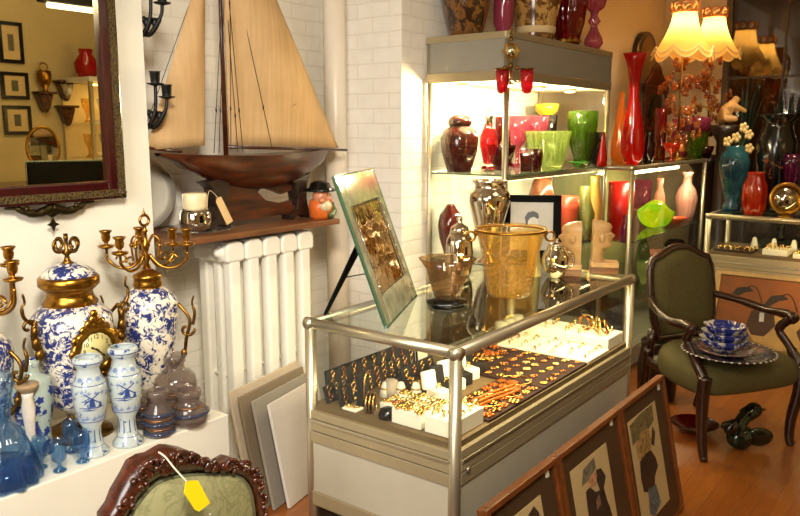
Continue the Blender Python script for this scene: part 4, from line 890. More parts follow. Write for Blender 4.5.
flatp(ell(.005, .175, .026, .034), .0054, M()).build('portrait_face', plain('photo_light_grey', (206, 200, 188), .4), phf)
flatp([(-.03, .18), (-.034, .205), (-.02, .228), (.008, .235), (.03, .225), (.036, .205), (.028, .196), (.012, .206), (-.008, .2), (-.018, .185), (-.02, .165), (-.03, .165)], .0050, M()).build('portrait_hair', plain('photo_dark_grey', (44, 42, 40), .4), phf)
flatp([(-.08, .04), (-.075, .1), (-.045, .128), (-.018, .145), (-.012, .155), (.02, .148), (.024, .135), (.06, .12), (.085, .09), (.085, .04)], .0056, M()).build('portrait_figure', plain('photo_mid_grey', (168, 162, 150), .4), phf)
st2 = M().box(-.03, .03, .02, .024, .0, .22, Tm(0, .13, 0) @ Rm('X', .38)).build('easel_back', mt['black'], phf)
pO = onz(533, 276, ZT_); ob = M().lathe([(.034, 0), (.022, .16), (.02, .17), (.001, .18)], seg=4); tag(ob.build('ivory_post', plain('ivory_stone', (226, 208, 150), .35, var=.04), loc=pO, rot=(0, 0, .5)), 'tapering ivory square post right of the amber bucket', 'ornament')
for s in (ob,): pass
# bookends: pair of carved heads
def bookend(p, rz, label):
    t = thing('head_bookend', label, 'bookend', p, rz, 'pair of carved head bookends')
    M().box(-.055, .065, -.045, .045, 0, .03).build('base', wood('bookend_base', (90, 54, 24), (140, 90, 44), 10), t, bevel=.002); M().box(-.055, .065, -.045, .045, .03, .052).build('base_slab', BE, t, bevel=.003)
    m = M(); rows = []
    # head in profile looking +x, back cut flat at x=-.03
    prof = [(.052, -.02, .028), (.075, -.024, .03), (.10, -.018, .036), (.118, .012, .042), (.128, .03, .043), (.14, .032, .043), (.15, .026, .043), (.16, .03, .044), (.168, .034, .045), (.178, .041, .045), (.186, .038, .045), (.196, .028, .046), (.208, .026, .047), (.222, .030, .046), (.238, .024, .042), (.25, .008, .034), (.257, -.015, .018)]
    for z, xf, hw in [(z_, (x_+.035)*1.3-.05, h_) for z_, x_, h_ in [(.052, .01, .034), (.075, .004, .033), (.10, .008, .036)]+prof[3:]]:
        row = []
        for k in range(13):
            s = -1+2*k/12; nose = max(0, 1-abs(s)*3.2); f = (1-abs(s)**2.2)**.5 if abs(s) < 1 else 0
            x = -.05+(xf+.05-(.014 if .165 < z < .2 else .006))*f + (.014 if .165 < z < .2 else .006)*nose; row.append((x, hw*s, z))
        rows.append([(q[0], q[1], .052+(q[2]-.052)*.9) for q in row])
    m.grid(rows); b0 = len(m.v); m.grid([[r[0] for r in rows], [r[-1] for r in rows]]); m.grid([[V(rows[-1][k]) for k in range(13)], [V((-.05, .018*(-1+2*k/12), .2365)) for k in range(13)]])
    for s in (-1, 1): m.ball((-.012, s*.044, .163), (.013, .008, .02), 8, 6); m.ball((.024, s*.024, .178), (.008, .009, .004), 8, 6)
    m.build('head', BE, t)
    return t
BE = plain('veined_cream_marble', (206, 164, 108), .3, var=.14, scale=18)
bookend(onz(568, 274.5, ZT_), 2.05, 'left marble head bookend looking away to the left, on the counter')
bookend(onz(602.5, 272.5, ZT_), -1.1, 'right marble head bookend in profile to the right, at the counter corner')
pT = onz(555, 277, ZT_)
tp = pot('silver_pot', 'round silver pot between the amber bucket and the bookends', 'pot', SV, pT, [(6, 277), (9, 274), (13, 267), (14, 260), (12, 253), (9, 249), (8.5, 247), (9, 245.5)], open_=False, base='body', parts=[('lid', SV, [(9, 246), (6, 243), (2, 241.5), (2.4, 239), (.1, 238)])])
a_ = math.atan2(RT.y, RT.x); u = V((math.cos(a_), math.sin(a_), 0)); M().tube(smooth_path([u*.045+V((0, 0, .04)), u*.075+V((0, 0, .055)), u*.072+V((0, 0, .1)), u*.045+V((0, 0, .11))]), .005, 8).build('handle', SV, tp)
# ------------------------------------------------------------------ tall vitrine
def pota(name, label, cat, m, px, z, prof, X=None, Y=None, **kw):
    p = at(px, z, X, Y); y0 = proj_y(p); dy = kw.pop('snap', True)
    if dy: prof = [(h, y+(y0-prof[0][1])*(1-i/(len(prof)-1))) for i, (h, y) in enumerate(prof)]
    return pot(name, label, cat, m, p, prof, **kw)
TX0, TX1, TY0, TY1, TZ = 3.40, 4.73, 1.90, 2.40, 2.083
tc = thing('vitrine', 'tall aluminium and glass vitrine with a lit header, behind the counter', 'display cabinet', (TX0, TY0, 0)); w, d_ = TX1-TX0, TY1-TY0
HB = 1.845
for (x, y) in ((.017, .017), (w-.017, .017), (.017, d_-.017), (w-.017, d_-.017)): M().tube([(x, y, 0), (x, y, TZ-.002)], .016, 12).build('post', mt['alu'], tc)
hd = M().box(.0, w, .0, .02, TZ-.035, TZ).box(0, w, 0, .02, HB, HB+.05).box(0, .02, .02, d_, TZ-.035, TZ).box(0, .02, .02, d_, HB, HB+.05).box(w-.02, w, .02, d_, TZ-.035, TZ).box(w-.02, w, .02, d_, HB, HB+.05).box(.02, w-.02, d_-.02, d_, TZ-.035, TZ).box(.02, w-.02, d_-.02, d_, HB, HB+.05)
hd.build('header_rail', mt['alud'], tc, bevel=.003)
M().box(.02, w-.02, .004, .012, HB+.05, TZ-.035).box(.004, .012, .02, d_-.02, HB+.05, TZ-.035).box(w-.012, w-.004, .02, d_-.02, HB+.05, TZ-.035).box(.02, w-.02, d_-.012, d_-.004, HB+.05, TZ-.035).build('header_panel', mt['greyd'], tc)
M().box(.012, w-.012, .012, d_-.012, TZ-.02, TZ-.008).build('top_board', mt['grey'], tc); M().box(.02, w-.02, .02, d_-.02, HB+.004, HB+.012).build('header_soffit', mt['white'], tc)
SH = 1.372
for z, nm_ in ((SH, 'glass_shelf'), (.90, 'glass_shelf')):
    s = M().box(.02, w-.02, .022, d_-.022, z-.006, z).build(nm_, mt['glass'], tc); M().box(.02, w-.02, .016, .0215, z-.007, z+.001).build('shelf_edge', mt['edge'], tc); M().box(.0155, .0205, .022, d_-.022, z-.007, z+.001).build('shelf_edge', mt['edge'], tc)
M().box(.03, w-.03, .03, .042, SH-.032, SH-.008).build('shelf_rail', mt['alud'], tc); M().tube([(.1, .055, SH-.03), (w-.1, .055, SH-.03)], .007, 8).build('lamp_tube', emit('shelf_tube', (255, 226, 160), 10), tc)
M().box(.034, w*.5, .008, .013, .36, HB).build('glass_door', mt['glass'], tc); M().box(w*.5+.003, w-.034, .008, .013, .36, HB).build('glass_door', mt['glass'], tc)
M().box(.008, .013, .034, d_-.034, .36, HB).build('end_glass', mt['glass'], tc); M().box(w-.013, w-.008, .034, d_-.034, .36, HB).build('end_glass', mt['glass'], tc); M().box(.034, w-.034, d_-.013, d_-.008, .36, HB).build('back_glass', mt['glass'], tc)
M().box(.01, w-.01, .01, d_-.01, .012, .35).build('base_cabinet', mt['grey'], tc)
puck = emit('halogen_lamp', (255, 236, 190), 30)
for x, y in ((.12, .33), (.2, .12), (.62, .14), (1.02, .14)):
    M().lathe([(.04, 0), (.04, .012), (.03, .014)], seg=20).build('spot_ring', mt['alu'], tc, loc=(x, y, HB-.012)); M().lathe([(.0, 0), (.028, .0), (.028, -.003), (0, -.006)], seg=16).build('spot_lamp', puck, tc, loc=(x, y, HB-.014))
    L = bpy.data.lights.new('spot', 'POINT'); L.energy = 16; L.color = (1, .78, .42); L.shadow_soft_size = .03; lo_ = bpy.data.objects.new('spot_light', L); C.objects.link(lo_); lo_.location = (TX0+x, TY0+y, HB-.05)
# contents
Z = SH+.0005
pota('ginger_jar', 'dark maroon lidded ginger jar at the left of the tall vitrine shelf', 'jar', mt['brownjar'] if 'brownjar' in mt else plain('maroon_lacquer_glaze', (62, 16, 10), .12, var=.4, scale=22, Coat_Weight=.6), 459, Z, [(12, 171), (13.5, 166), (18, 150), (19, 138), (16, 130), (10, 126), (10, 125)], X=3.55, open_=False, base='body', parts=[('lid', plain('maroon_lid', (56, 14, 10), .12, var=.3, Coat_Weight=.6), [(11, 126), (12, 123), (11, 118), (6, 115), (.1, 114.5)])])
pota('decanter', 'ruby glass decanter with a silver neck, beside the ginger jar', 'decanter', mt['red'], 488, Z, [(6.5, 171), (7.5, 168), (5, 163), (6, 158), (9, 145), (8.5, 136), (5, 127), (4, 124)], X=3.72, open_=False, base='body', parts=[('silver_neck', SV, [(4.2, 126), (3.5, 120), (4.6, 117), (3.5, 114), (2, 109)]), ('foot_ring', SV, [(8, 171), (6.5, 166), (5.2, 163), (5, 165)])])
for k, (px, X, y1) in enumerate(((498, 4.2, 117), (509, 4.32, 119))): pota('goblet', ('left', 'right')[k]+' of two small ruby goblets behind the corner post of the vitrine', 'goblet', mt['red'], px, Z, [(6, 158), (2, 155), (1.6, 138), (5, 134), (6, 126), (6, y1)], X=X)
pota('bowl', 'dark ruby bowl on the vitrine shelf right behind the corner post', 'bowl', mt['dred'], 501, Z, [(7, 171), (9, 165), (14, 150), (15, 145)], X=3.86)
pota('square_vase', 'dark ruby square vase in front of the lime green bowl', 'vase', mt['dred'], 531, Z, [(9, 171), (9.5, 149)], Y=1.985, sq=6)
for k, (px, X) in enumerate(((517, 4.2), (536, 4.36))): pota('footed_vase', ('left', 'right')[k]+' of two pink glass footed vases, behind the lime green bowl', 'vase', mt['pink'], px, Z, [(6, 163), (2, 159), (2.5, 146), (7, 140), (10, 128), (10.5, 116)], X=X, lobes=(6, .05))
pota('fluted_bowl', 'large lime green fluted glass bowl on the vitrine shelf', 'bowl', mt['lime'], 547, Z, [(13, 168), (15, 164), (19, 148), (22, 133), (22.5, 131)], Y=2.06, lobes=(16, .04), seg=64)
pota('compote', 'yellow footed bowl high behind the lime green bowl', 'bowl', mt['yellow'], 545, Z, [(6, 160), (2, 156), (1.8, 120), (5, 114), (11, 110), (12, 104)], Y=2.27)
pota('tumbler', 'smoky black tumbler behind the lime green bowl', 'glass', mt['smokeblk'], 548, Z, [(6, 163), (7, 140), (8, 115)], Y=2.22)
pota('cylinder_vase', 'tall green glass cylinder vase at the right of the vitrine shelf', 'vase', mt['green'], 581, Z, [(7, 163), (8, 155), (13, 142), (15, 125), (15, 111)], X=4.58)
pota('flared_vase', 'smoky black flared vase before the green cylinder vase', 'vase', mt['smokeblk'], 592, Z, [(6, 166), (7, 160), (9, 135), (9.5, 132)], X=4.64)
lf = M(); lp = at(577, Z, X=4.52)
for k in range(5):
    a = k*1.25; P_ = []
    for i in range(7):
        t = i/6; wd = .03*math.sin(PI*(.1+.85*t)); u = V((math.cos(a), math.sin(a), 0)); v = V((-u.y, u.x, 0)); c = u*(.075*t)+V((0, 0, .002+.03*math.sin(t*2.2))); P_.append([c-v*wd, c+V((0, 0, -.004*0)), c+v*wd])
    lf.grid(P_)
tag(lf.build('leaf_dish', plain('leaf_green_glaze', (60, 130, 40), .2), loc=lp, solid=.003), 'green leaf-shaped dish on the vitrine shelf near its right end', 'dish')
pota('cone_vase', 'orange-red cone vase at the far right end of the vitrine shelf', 'vase', mt['brred'], 601, Z, [(6, 164), (6, 158), (3, 136), (2.5, 132)], X=4.66)
Z2 = .9005
pota('pear_vase', 'dark ruby pear-shaped vase low in the tall vitrine, above the silver jar', 'vase', plain('dark_ruby_glaze', (84, 16, 8), .1, var=.2, Coat_Weight=.7), 450, Z2, [(5, 257), (7, 250), (11, 238), (12.5, 226), (11, 215), (6, 208), (4, 205), (3, 204)], X=3.50, open_=False)
for k, (px, Y, m_, pr, lab) in enumerate(((566, 4.45, plain('terracotta_glaze', (150, 60, 40), .3), [(7, 232), (9, 226), (12, 205), (11, 196)], 'terracotta red pot in the lower vitrine behind the photo frame'),
        (583, 4.6, plain('moss_glaze', (96, 96, 44), .3, var=.3), [(7, 226), (10, 218), (11, 206), (6, 194), (5, 186)], 'moss green vase in the lower vitrine above the bookends'),
        (593, 4.65, plain('ochre_glaze', (176, 132, 60), .3, var=.2), [(6, 224), (8, 214), (8, 195), (4, 180), (5, 176)], 'ochre bottle vase in the lower vitrine, right end'),
        (540, 4.2, plain('umber_glaze', (90, 48, 30), .25, var=.2), [(9, 228), (13, 212), (13, 190), (8, 178)], 'umber brown pot in the lower vitrine, behind the photo frame'))):
    pota('pot_vase', lab, 'vase', m_, px, Z2, pr, X=Y)
wpl = M().lathe([(.0, .003), (.05, .003), (.08, .014), (.084, .018), (.08, .02), (.05, .01), (0, .008)], seg=36); tag(wpl.build('white_plate', mt['white'], loc=at(577, 1.10, Y=2.12), rot=(1.15, 0, -.3)), 'small white plate standing upright in the lower vitrine', 'plate') if False else None
# on top of the vitrine
ZT2 = TZ+.0005
sat = delft('brown_satsuma_glaze', (52, 28, 14), 16, .52, (128, 84, 36)); sat2 = delft('gold_satsuma_glaze', (186, 142, 78), 12, .5, (112, 70, 28))
pota('floor_vase', 'large dark brown gilt patterned vase on top of the vitrine, leftmost', 'vase', sat, 466, ZT2, [(16, 34), (17, 28), (21, 12), (27, -12), (27, -35), (20, -52), (12, -60), (14, -68)], X=3.58)
pota('bottle_vase', 'tall pink glass vase on top of the vitrine, between the dark and gold vases', 'vase', cglass('opaque_pink_glass', (206, 92, 120), .85), 503, ZT2, [(6, 32), (7, 24), (10, 18), (10, -20), (5, -40), (7, -55)], X=3.78)
pota('floor_vase', 'gold and brown patterned vase on top of the vitrine, right of the pink vase', 'vase', sat2, 535, ZT2, [(18, 36), (19, 30), (19, 26), (22, 10), (26, -10), (22, -30), (13, -40), (15, -50)], X=4.02, base='body', parts=[('base_band', mt['cream'], [(18.3, 36), (20, 32), (19.5, 25), (19, 25)])])
pota('glass_jar', 'ruby lustre glass jar on a gilt foot, on top of the vitrine', 'jar', mt['red'], 567, ZT2, [(11, 42), (12, 34), (16, 20), (17.5, 5), (15, -12), (12, -22), (14, -28)], X=4.34, lobes=(14, .04), seg=56, base='body', parts=[('gilt_foot', mt['gold'], [(14, 43), (12, 40), (10.5, 36), (12, 34.5)], dict(lobes=(10, .06)))])
pota('column_candlestick', 'pink ribbed glass candlestick on top of the vitrine, rightmost', 'candlestick', mt['pink'], 593, ZT2, [(5, 47), (9, 41), (8, 36), (4, 28), (3, 24), (6, 20), (3.5, 15), (4, 11), (9, 7), (11, -2), (10, -12), (6, -18)], X=4.55, lobes=(10, .08), seg=40)
# candle sconce hanging at the corner post
pq = V((3.372, 1.872, 1.98)); sc = thing('lustre_sconce', 'brass star mirror sconce with two ruby cups, hanging on the vitrine corner post', 'sconce', pq, -.9)
dS = depth(pq)/FPX
m = M().tube([(0, 0, .07), (0, 0, -.16)], .005, 6); m.torus((0, 0, .09), .012, .003, 12, 5, Rm('X', PI/2))
for k in range(8): a = k*PI/4; m.prism([(.03*math.cos(a-.3), .03*math.sin(a-.3)), (.052*math.cos(a), .052*math.sin(a)), (.03*math.cos(a+.3), .03*math.sin(a+.3))], -.006, .004)
m.torus((0, -.002, 0), .032, .006, 22, 7, Rm('X', PI/2)); m.ball((0, 0, -.07), (.014, .01, .014)); m.ball((-.03, -.004, -.08), .012).ball((.03, -.004, -.08), .012).ball((0, 0, .055), .01)
m.build('star_bracket', mt['agold'], sc); M().lathe([(0, .008), (.03, .006), (.03, 0)], seg=24, mx=Rm('X', PI/2)).build('mirror_disc', mirror_mat('disc_mirror', (220, 214, 190), .05), sc)
for dx, dy, z in ((-.045, -.03, -.10), (.075, -.03, -.10)):
    a = M().tube(smooth_path([(0, 0, -.13), (dx*.5, dy*.6, -.15), (dx, dy, -.115), (dx, dy, -.10)]), .004, 6).lathe([(.006, 0), (.03, .006), (.036, .016), (.03, .008)], (dx, dy, -.10), 16, (9, .12)).build('arm', mt['agold'], sc)
    M().lathe(shell([(.008, -.105), (.02, -.10), (.03, -.075), (.031, -.03), (.033, .005)], .003), (dx, dy, -.10), 24).build('ruby_cup', cglass('ruby_cup_glass', (180, 12, 40), .7, (220, 40, 60)), a)

# ------------------------------------------------------------------ low vitrine
LX0, LX1, LY0, LY1, LZ = 4.775, 6.42, 1.745, 2.34, 1.375
lc = thing('vitrine', 'lower glass vitrine with lit coloured glass, right of the tall vitrine', 'display cabinet', (LX0, LY0, 0)); w, d_ = LX1-LX0, LY1-LY0
for (x, y) in ((.017, .017), (w-.017, .017), (.017, d_-.017), (w-.017, d_-.017)): M().tube([(x, y, 0), (x, y, LZ-.004)], .016, 12).build('post', mt['alu'], lc)
z = LZ-.016
for a, b in (((0, .016, z), (w, .016, z)), ((.016, 0, z), (.016, d_, z)), ((w-.016, 0, z), (w-.016, d_, z)), ((0, d_-.016, z), (w, d_-.016, z))): rail(a, b, .016).build('top_rail', mt['alu'], lc)
M().box(.02, w-.02, .02, d_-.02, LZ-.008, LZ-.001).build('glass_top', mt['top'], lc)
ZL1, ZL2 = .875, .50
for z in (ZL1, ZL2): M().box(.02, w-.02, .022, d_-.022, z-.006, z).build('glass_shelf', mt['glass'], lc); M().box(.02, w-.02, .016, .0215, z-.007, z+.001).build('shelf_edge', mt['edge'], lc)
M().box(.034, w*.5, .008, .013, .14, LZ-.03).build('glass_door', mt['glass'], lc); M().box(w*.5+.003, w-.034, .008, .013, .14, LZ-.03).build('glass_door', mt['glass'], lc)
M().box(.008, .013, .034, d_-.034, .14, LZ-.03).build('end_glass', mt['glass'], lc); M().box(w-.013, w-.008, .034, d_-.034, .14, LZ-.03).build('end_glass', mt['glass'], lc)
M().box(.03, w-.03, d_-.02, d_-.012, .14, LZ-.03).build('back_panel', plain('olive_back_panel', (150, 146, 92), .6, var=.08, scale=3), lc); M().box(.01, w-.01, .01, d_-.01, .012, .14).build('base', mt['greyd'], lc)
for a, b in ((.1, .55), (.62, 1.05)): M().tube([(a, .05, LZ-.05), (b, .05, LZ-.05)], .011, 10).build('lamp_tube', emit('vitrine_tube', (255, 232, 180), 12), lc)
ZA = ZL1+.0005
pota('cylinder_vase', 'tall bright red cylinder vase in the low vitrine, next to the tall vitrine', 'vase', plain('red_textured_glaze', (206, 20, 12), .35, var=.15, scale=60, bump=.2), 619, ZA, [(12.5, 231), (12.5, 182)], Y=1.90)
pota('ink_bottle', 'small dark bottle before the red cylinder vase', 'bottle', mt['purple'], 624, ZA, [(4, 232), (4, 222), (2, 219), (2, 215)], Y=1.80, open_=False)
sh = at(655, ZA, Y=1.90); sm_ = M()
rows = []
for i in range(15):
    t = i/14; row = []
    for j in range(20):
        a = 2*PI*j/20; r = .05+.095*math.sin(t*PI/2)**.9; wv = 1+.14*t*t*math.sin(4*a+1); row.append((1.12*r*wv*math.cos(a), .85*r*wv*math.sin(a), .004+.15*t**1.7+.045*t**2*math.sin(2*a+.6)))
    rows.append(row)
sm_.grid(rows, True); sm_.face(list(range(20))[::-1])
tag(sm_.build('handkerchief_bowl', mt['yelgrn'], loc=sh, solid=.005, sub=1), 'large lime yellow handkerchief glass bowl in the low vitrine', 'bowl')
pota('bottle_vase', 'pale pink ribbed bottle vase in the low vitrine, right of the lime bowl', 'vase', plain('pale_pink_glaze', (206, 150, 136), .3), 685, ZA, [(6, 216), (8, 210), (10, 200), (10.5, 195), (8, 187), (4, 182), (3.5, 176), (6, 172)], X=6.28, lobes=(14, .03), seg=56)
pota('bottle_vase', 'small rosy bottle behind the lime bowl in the low vitrine', 'vase', plain('rose_glaze', (196, 120, 100), .3), 658, ZA, [(5, 214), (7, 205), (5, 190), (2.5, 184), (3.5, 178)], X=5.95)
pota('dish', 'coral red oval dish at the foot of the pink bottle vase', 'dish', plain('coral_glaze', (206, 84, 46), .3), 675, ZA, [(5, 224), (10, 219), (11, 217)], Y=1.86)
pota('beaker', 'rosy square beaker behind the red cylinder vase', 'vase', mt['pink'], 641, ZA, [(7, 214), (8, 180)], Y=2.2, sq=5)
for k, (px, Y, m_, pr, lab) in enumerate(((660, 1.95, plain('salmon_glaze', (176, 100, 72), .35), [(8, 262), (18, 256), (21, 252)], 'salmon pink oval dish on the lower shelf of the low vitrine'), (642, 2.0, mt['green'], [(6, 270), (8, 255), (5, 244), (2.5, 238), (3, 232)], 'green glass bottle on the lower shelf of the low vitrine'), (675, 2.15, mt['dkgreen'], [(8, 262), (11, 250), (8, 240)], 'dark green bowl on the lower shelf of the low vitrine'), (693, 2.0, mt['blue'], [(6, 262), (9, 250), (8, 244)], 'blue glass bowl on the lower shelf of the low vitrine'), (648, 1.84, mt['lime'], [(7, 276), (12, 268), (12, 262)], 'lime glass dish on the lower shelf, beside the armchair back'))):
    pota('shelf_glassware', lab, 'glassware', m_, px, ZL2+.0005, pr, Y=Y)
# on top of the low vitrine
ZB = LZ+.0005
tv = pota('twisted_vase', 'very tall bright red pulled glass vase with a flared mouth, on the low vitrine', 'vase', mt['brred'], 632, ZB, [(7, 159), (9.5, 155), (11.5, 147), (11.5, 138), (9.5, 122), (7, 108), (5, 95), (5, 82), (6.5, 70), (9, 60), (12, 53)], Y=1.88, wall=.004)
tv.rotation_euler = (0, -.05, 0)
pota('teardrop_vase', 'orange and yellow glass teardrop vase behind the tall red vase', 'vase', cglass('amber_orange_glass', (236, 140, 40), .8), 619, ZB, [(7, 160), (9, 153), (9, 143), (6, 125), (3, 105), (2.2, 92)], Y=2.06)
pota('pear_vase', 'small dark red round vase right of the tall red vase', 'vase', mt['dred'], 647, ZB, [(5, 158), (7, 150), (7, 142), (3, 136), (3, 132)], Y=1.86)
pota('tall_tumbler', 'red tall cylinder glass on the low vitrine below the lamps', 'glass', mt['red'], 659, ZB, [(5.5, 155), (5.5, 112), (6, 108)], Y=1.95)
pota('goblet', 'small orange red goblet at the front of the low vitrine top', 'goblet', cglass('flame_glass', (206, 56, 16), .7), 671, ZB, [(5, 158), (1.5, 155), (2, 152), (7, 148), (8.5, 143)], Y=1.80)
pota('jug', 'cranberry pink glass vase behind the orange goblet', 'vase', mt['cpink'], 679, ZB, [(7, 157), (9, 148), (9, 130), (8, 122), (9, 119)], Y=1.92, base='body', parts=[('peach_panel', plain('peach_glaze', (226, 140, 70), .3), [(5, 156), (9.3, 150), (9.3, 142), (9.2, 142)])])
bs = pota('glass_basket', 'yellow-green glass basket with a tall loop handle and red rim, under the lamps', 'basket', mt['green'], 694, ZB, [(7, 158), (8, 152), (12, 138), (13, 125), (14, 117)], Y=1.80, base='bowl', parts=[('cranberry_rim', mt['cpink'], [(12.6, 132), (13.3, 124), (14.3, 117), (14, 117)])])
dB = depth(bs.location)/FPX; zz = zat(bs.location.x, bs.location.y, 118)-bs.location.z
M().tube([V((RT.x, RT.y, 0))*(15*dB*math.cos(a))+V((0, 0, zz+.10*math.sin(a))) for a in [PI*i/16 for i in range(17)]], .006, 8).build('handle', cglass('olive_glass', (150, 140, 40), .6), bs)
pota('small_bowl', 'small dark red bowl at the right end of the low vitrine top', 'bowl', mt['dred'], 704, ZB, [(5, 156), (8, 150), (9, 146)], Y=1.80)
cm_ = thing('carved_mirror', 'dark carved wooden standing mirror at the back of the low vitrine', 'mirror', at(652, ZB, Y=2.27), -.35)
M().box(-.14, .14, -.02, .02, 0, .05).box(-.14, -.10, -.015, .015, .05, .56).box(.10, .14, -.015, .015, .05, .56).box(-.15, .15, -.02, .02, .53, .60).build('frame', mt['carve'], cm_, bevel=.005)
M().prism([(-.15, .60), (.15, .60), (.11, .66), (.07, .69), (.05, .75), (0, .79), (-.05, .75), (-.07, .69), (-.11, .66)], -.015, .015).build('crest', mt['carve'], cm_, bevel=.006); M().box(-.10, .10, -.004, .004, .05, .53).build('glass', mt['mirror2'], cm_)
aw = at(641, 1.98, Y=2.402); am_ = thing('arch_mirror', 'small dark arched mirror hanging on the beige wall above the red vase', 'mirror', (aw.x, 2.407, 1.93))
ap = [(-.25, 0), (.25, 0), (.25, .28)]+[(.25*math.cos(a), .28+.22*math.sin(a)) for a in [PI*i/12 for i in range(1, 12)]]+[(-.25, .28)]
M().prism(ap, -.05, 0).build('frame', mt['walnut'], am_, bevel=.006); M().prism([(x*.74, .06+z*.8) for x, z in ap], -.054, -.049).build('glass', mirror_mat('arch_glass', (150, 116, 70), .08), am_)

# ------------------------------------------------------------------ lamps with glass flower stems
shm = N('glowing_silk'); tr = shm.new('ShaderNodeBsdfTranslucent'); tr.inputs[0].default_value = lin((255, 214, 120)); df = shm.new('ShaderNodeBsdfDiffuse'); df.inputs[0].default_value = lin((232, 186, 100)); mm = shm.new('ShaderNodeMixShader', i0=.35)
shm.link(tr.outputs[0], mm.inputs[1]); shm.link(df.outputs[0], mm.inputs[2]); em_ = shm.new('ShaderNodeEmission', Strength=.12); em_.inputs[0].default_value = lin((255, 190, 84)); ads = shm.new('ShaderNodeAddShader'); shm.link(mm.outputs[0], ads.inputs[0]); shm.link(em_.outputs[0], ads.inputs[1]); mt['shade'] = shm.done(ads)
trim_m = plain('pale_braid', (240, 206, 140), .7); petal = cglass('amber_petal_glass', (206, 124, 50), .75, bump=.1, c2=(140, 66, 26)); petal2 = cglass('pale_petal_glass', (206, 150, 90), .6)
def lamp(px, X, label, z0, ys, hw_):
    p = at(px, 2.3, X=X); p.z = z0; d = depth(p)/FPX; t = thing('table_lamp', label, 'lamp', p, 0, 'pair of flower stem lamps')
    zc = lambda y: zat(p.x, p.y, y)-p.z
    a, b, c = zc(ys[0]), zc(ys[1]), zc(ys[2]); r0, r1 = hw_[0]*d, hw_[1]*d
    M().lathe([(.09, 0), (.085, .015), (.03, .03), (.015, .06), (.012, .2)], seg=20).build('base', mt['agold'], t)
    M().tube([(0, 0, .1), (0, 0, b+.06)], .008, 8).build('stem', mt['agold'], t)
    rr = random.Random(int(px))
    for k in range(46):
        z = rr.uniform(.12, b-.02); th = rr.uniform(0, 2*PI); r = rr.uniform(.05, .17)*(1-.25*abs(z/(b)-.55)); c0 = V((r*math.cos(th), r*math.sin(th), z)); tgt = M(); pale = rr.random() > .75
        for q in range(5):
            an = q*2*PI/5+rr.random(); tgt.ball(c0+V((.022*math.cos(an), .010*rr.uniform(-1, 1), .022*math.sin(an))), (.021, .012, .017), 7, 5, Rm('Z', th+PI/2))
        tgt.ball(c0, .012, 6, 5); tgt.build('blossom', petal2 if pale else petal, t)
    pr = []; n_ = 14
    for i in range(n_+1):
        s = i/n_; r = r1+(r0-r1)*(1-s)**2.1*.82+(r0-r1)*.18*(1-s); pr.append((r, b+.03+(a-b-.03)*s))
    rows = []
    for i, (r, z) in enumerate(pr):
        s = i/n_; row = []
        for j in range(64):
            an = 2*PI*j/64; lob = abs(math.sin(an*4)); row.append((r*(1-.05*(1-lob)*(1-.3*s))*math.cos(an), r*(1-.05*(1-lob)*(1-.3*s))*math.sin(an), z-(.055*lob*(1-s)**6)))
        rows.append(row)
    S_ = M(); S_.grid(rows, True); sh_ = S_.build('lamp_shade', mt['shade'], t)
    e = M(); e.tube([V(q)*1.0+V((q[0]*.012, q[1]*.012, .035)) for q in rows[0]], .006, 6, True); e.build('braid', trim_m, sh_)
    e2 = M(); e2.tube([V(q)+V((q[0]*.01, q[1]*.01, 0)) for q in rows[0]], .005, 6, True); e2.build('scallop_edge', trim_m, sh_)
    e3 = M().torus((0, 0, a), r1*1.03, .007, 28, 6)
    for k in range(9): an = k*2*PI/9; e3.torus((r1*1.12*math.cos(an), r1*1.12*math.sin(an), a+.035), .034, .007, 12, 6, Rm('Z', an+PI/2) @ Rm('X', PI/2))
    e3.build('crown_trim', plain('orange_braid', (190, 116, 50), .7), sh_)
    M().ball((0, 0, b+.16), (.03, .03, .045), 12, 8).build('bulb', emit('bulb_glow', (255, 214, 140), 6), t)
    L = bpy.data.lights.new('lamp_bulb', 'POINT'); L.energy = 8; L.color = (1, .74, .40); L.shadow_soft_size = .05; lo_ = bpy.data.objects.new('lamp_light', L); C.objects.link(lo_); lo_.location = p+V((0, 0, b+.22))
lamp(684, 5.92, 'nearer, larger of two scalloped silk lamps on amber glass flower stems', ZB, (12, 56, 120), (29, 11))
tag(M().lathe([(.15, 0), (.15, .05), (.1, .08), (.09, 1.26), (.14, 1.32), (.145, LZ), (.001, LZ)], seg=24).build('lamp_stand', mt['stain'], loc=(lambda q: (q.x, q.y, 0))(at(713, 2.3, X=6.72))), 'dark round stand behind the low vitrine carrying the farther lamp', 'stand')
lamp(713, 6.72, 'farther of two scalloped silk lamps on amber glass flower stems, right of the other', ZB, (17, 57, 120), (26, 10))

# ------------------------------------------------------------------ end counter and what stands on it
EX0, EX1, EY0, EY1, EZ = 5.60, 6.20, .10, 1.515, 1.015
counter('display_counter', 'far jewellery counter under the window, behind the green armchair', EX0, EX1, EY0, EY1, EZ, .745, .60, .32, 0, 'end')
tray_xy('brown_tray', 'brown tray of pale rings at the left end of the far counter', 5.66, 5.84, 1.20, 1.46, .012, (3, 6, gem_ring, 'ring', 'ring', 'pale gold ring in the brown tray of the far counter', 'rings in the far counter tray', (2, 0), 1.3, ), zb=.745, m_=mt['brown'])
tray_xy('white_step', 'white step tray of jewellery in the middle of the far counter', 5.68, 5.86, .98, 1.14, .04, (3, 4, gem_ring, 'ring', 'ring', 'gold ring on the white step tray of the far counter', 'rings on the far white tray', (2, 0), 1.4), zb=.745)
tray_xy('white_step', 'white tray of jewellery at the right of the far counter', 5.64, 5.80, .78, .94, .03, (3, 4, brooch, 'brooch', 'brooch', 'gold brooch on the right white tray of the far counter', 'brooches on the far white tray', (2, 0), 1.2), zb=.745)
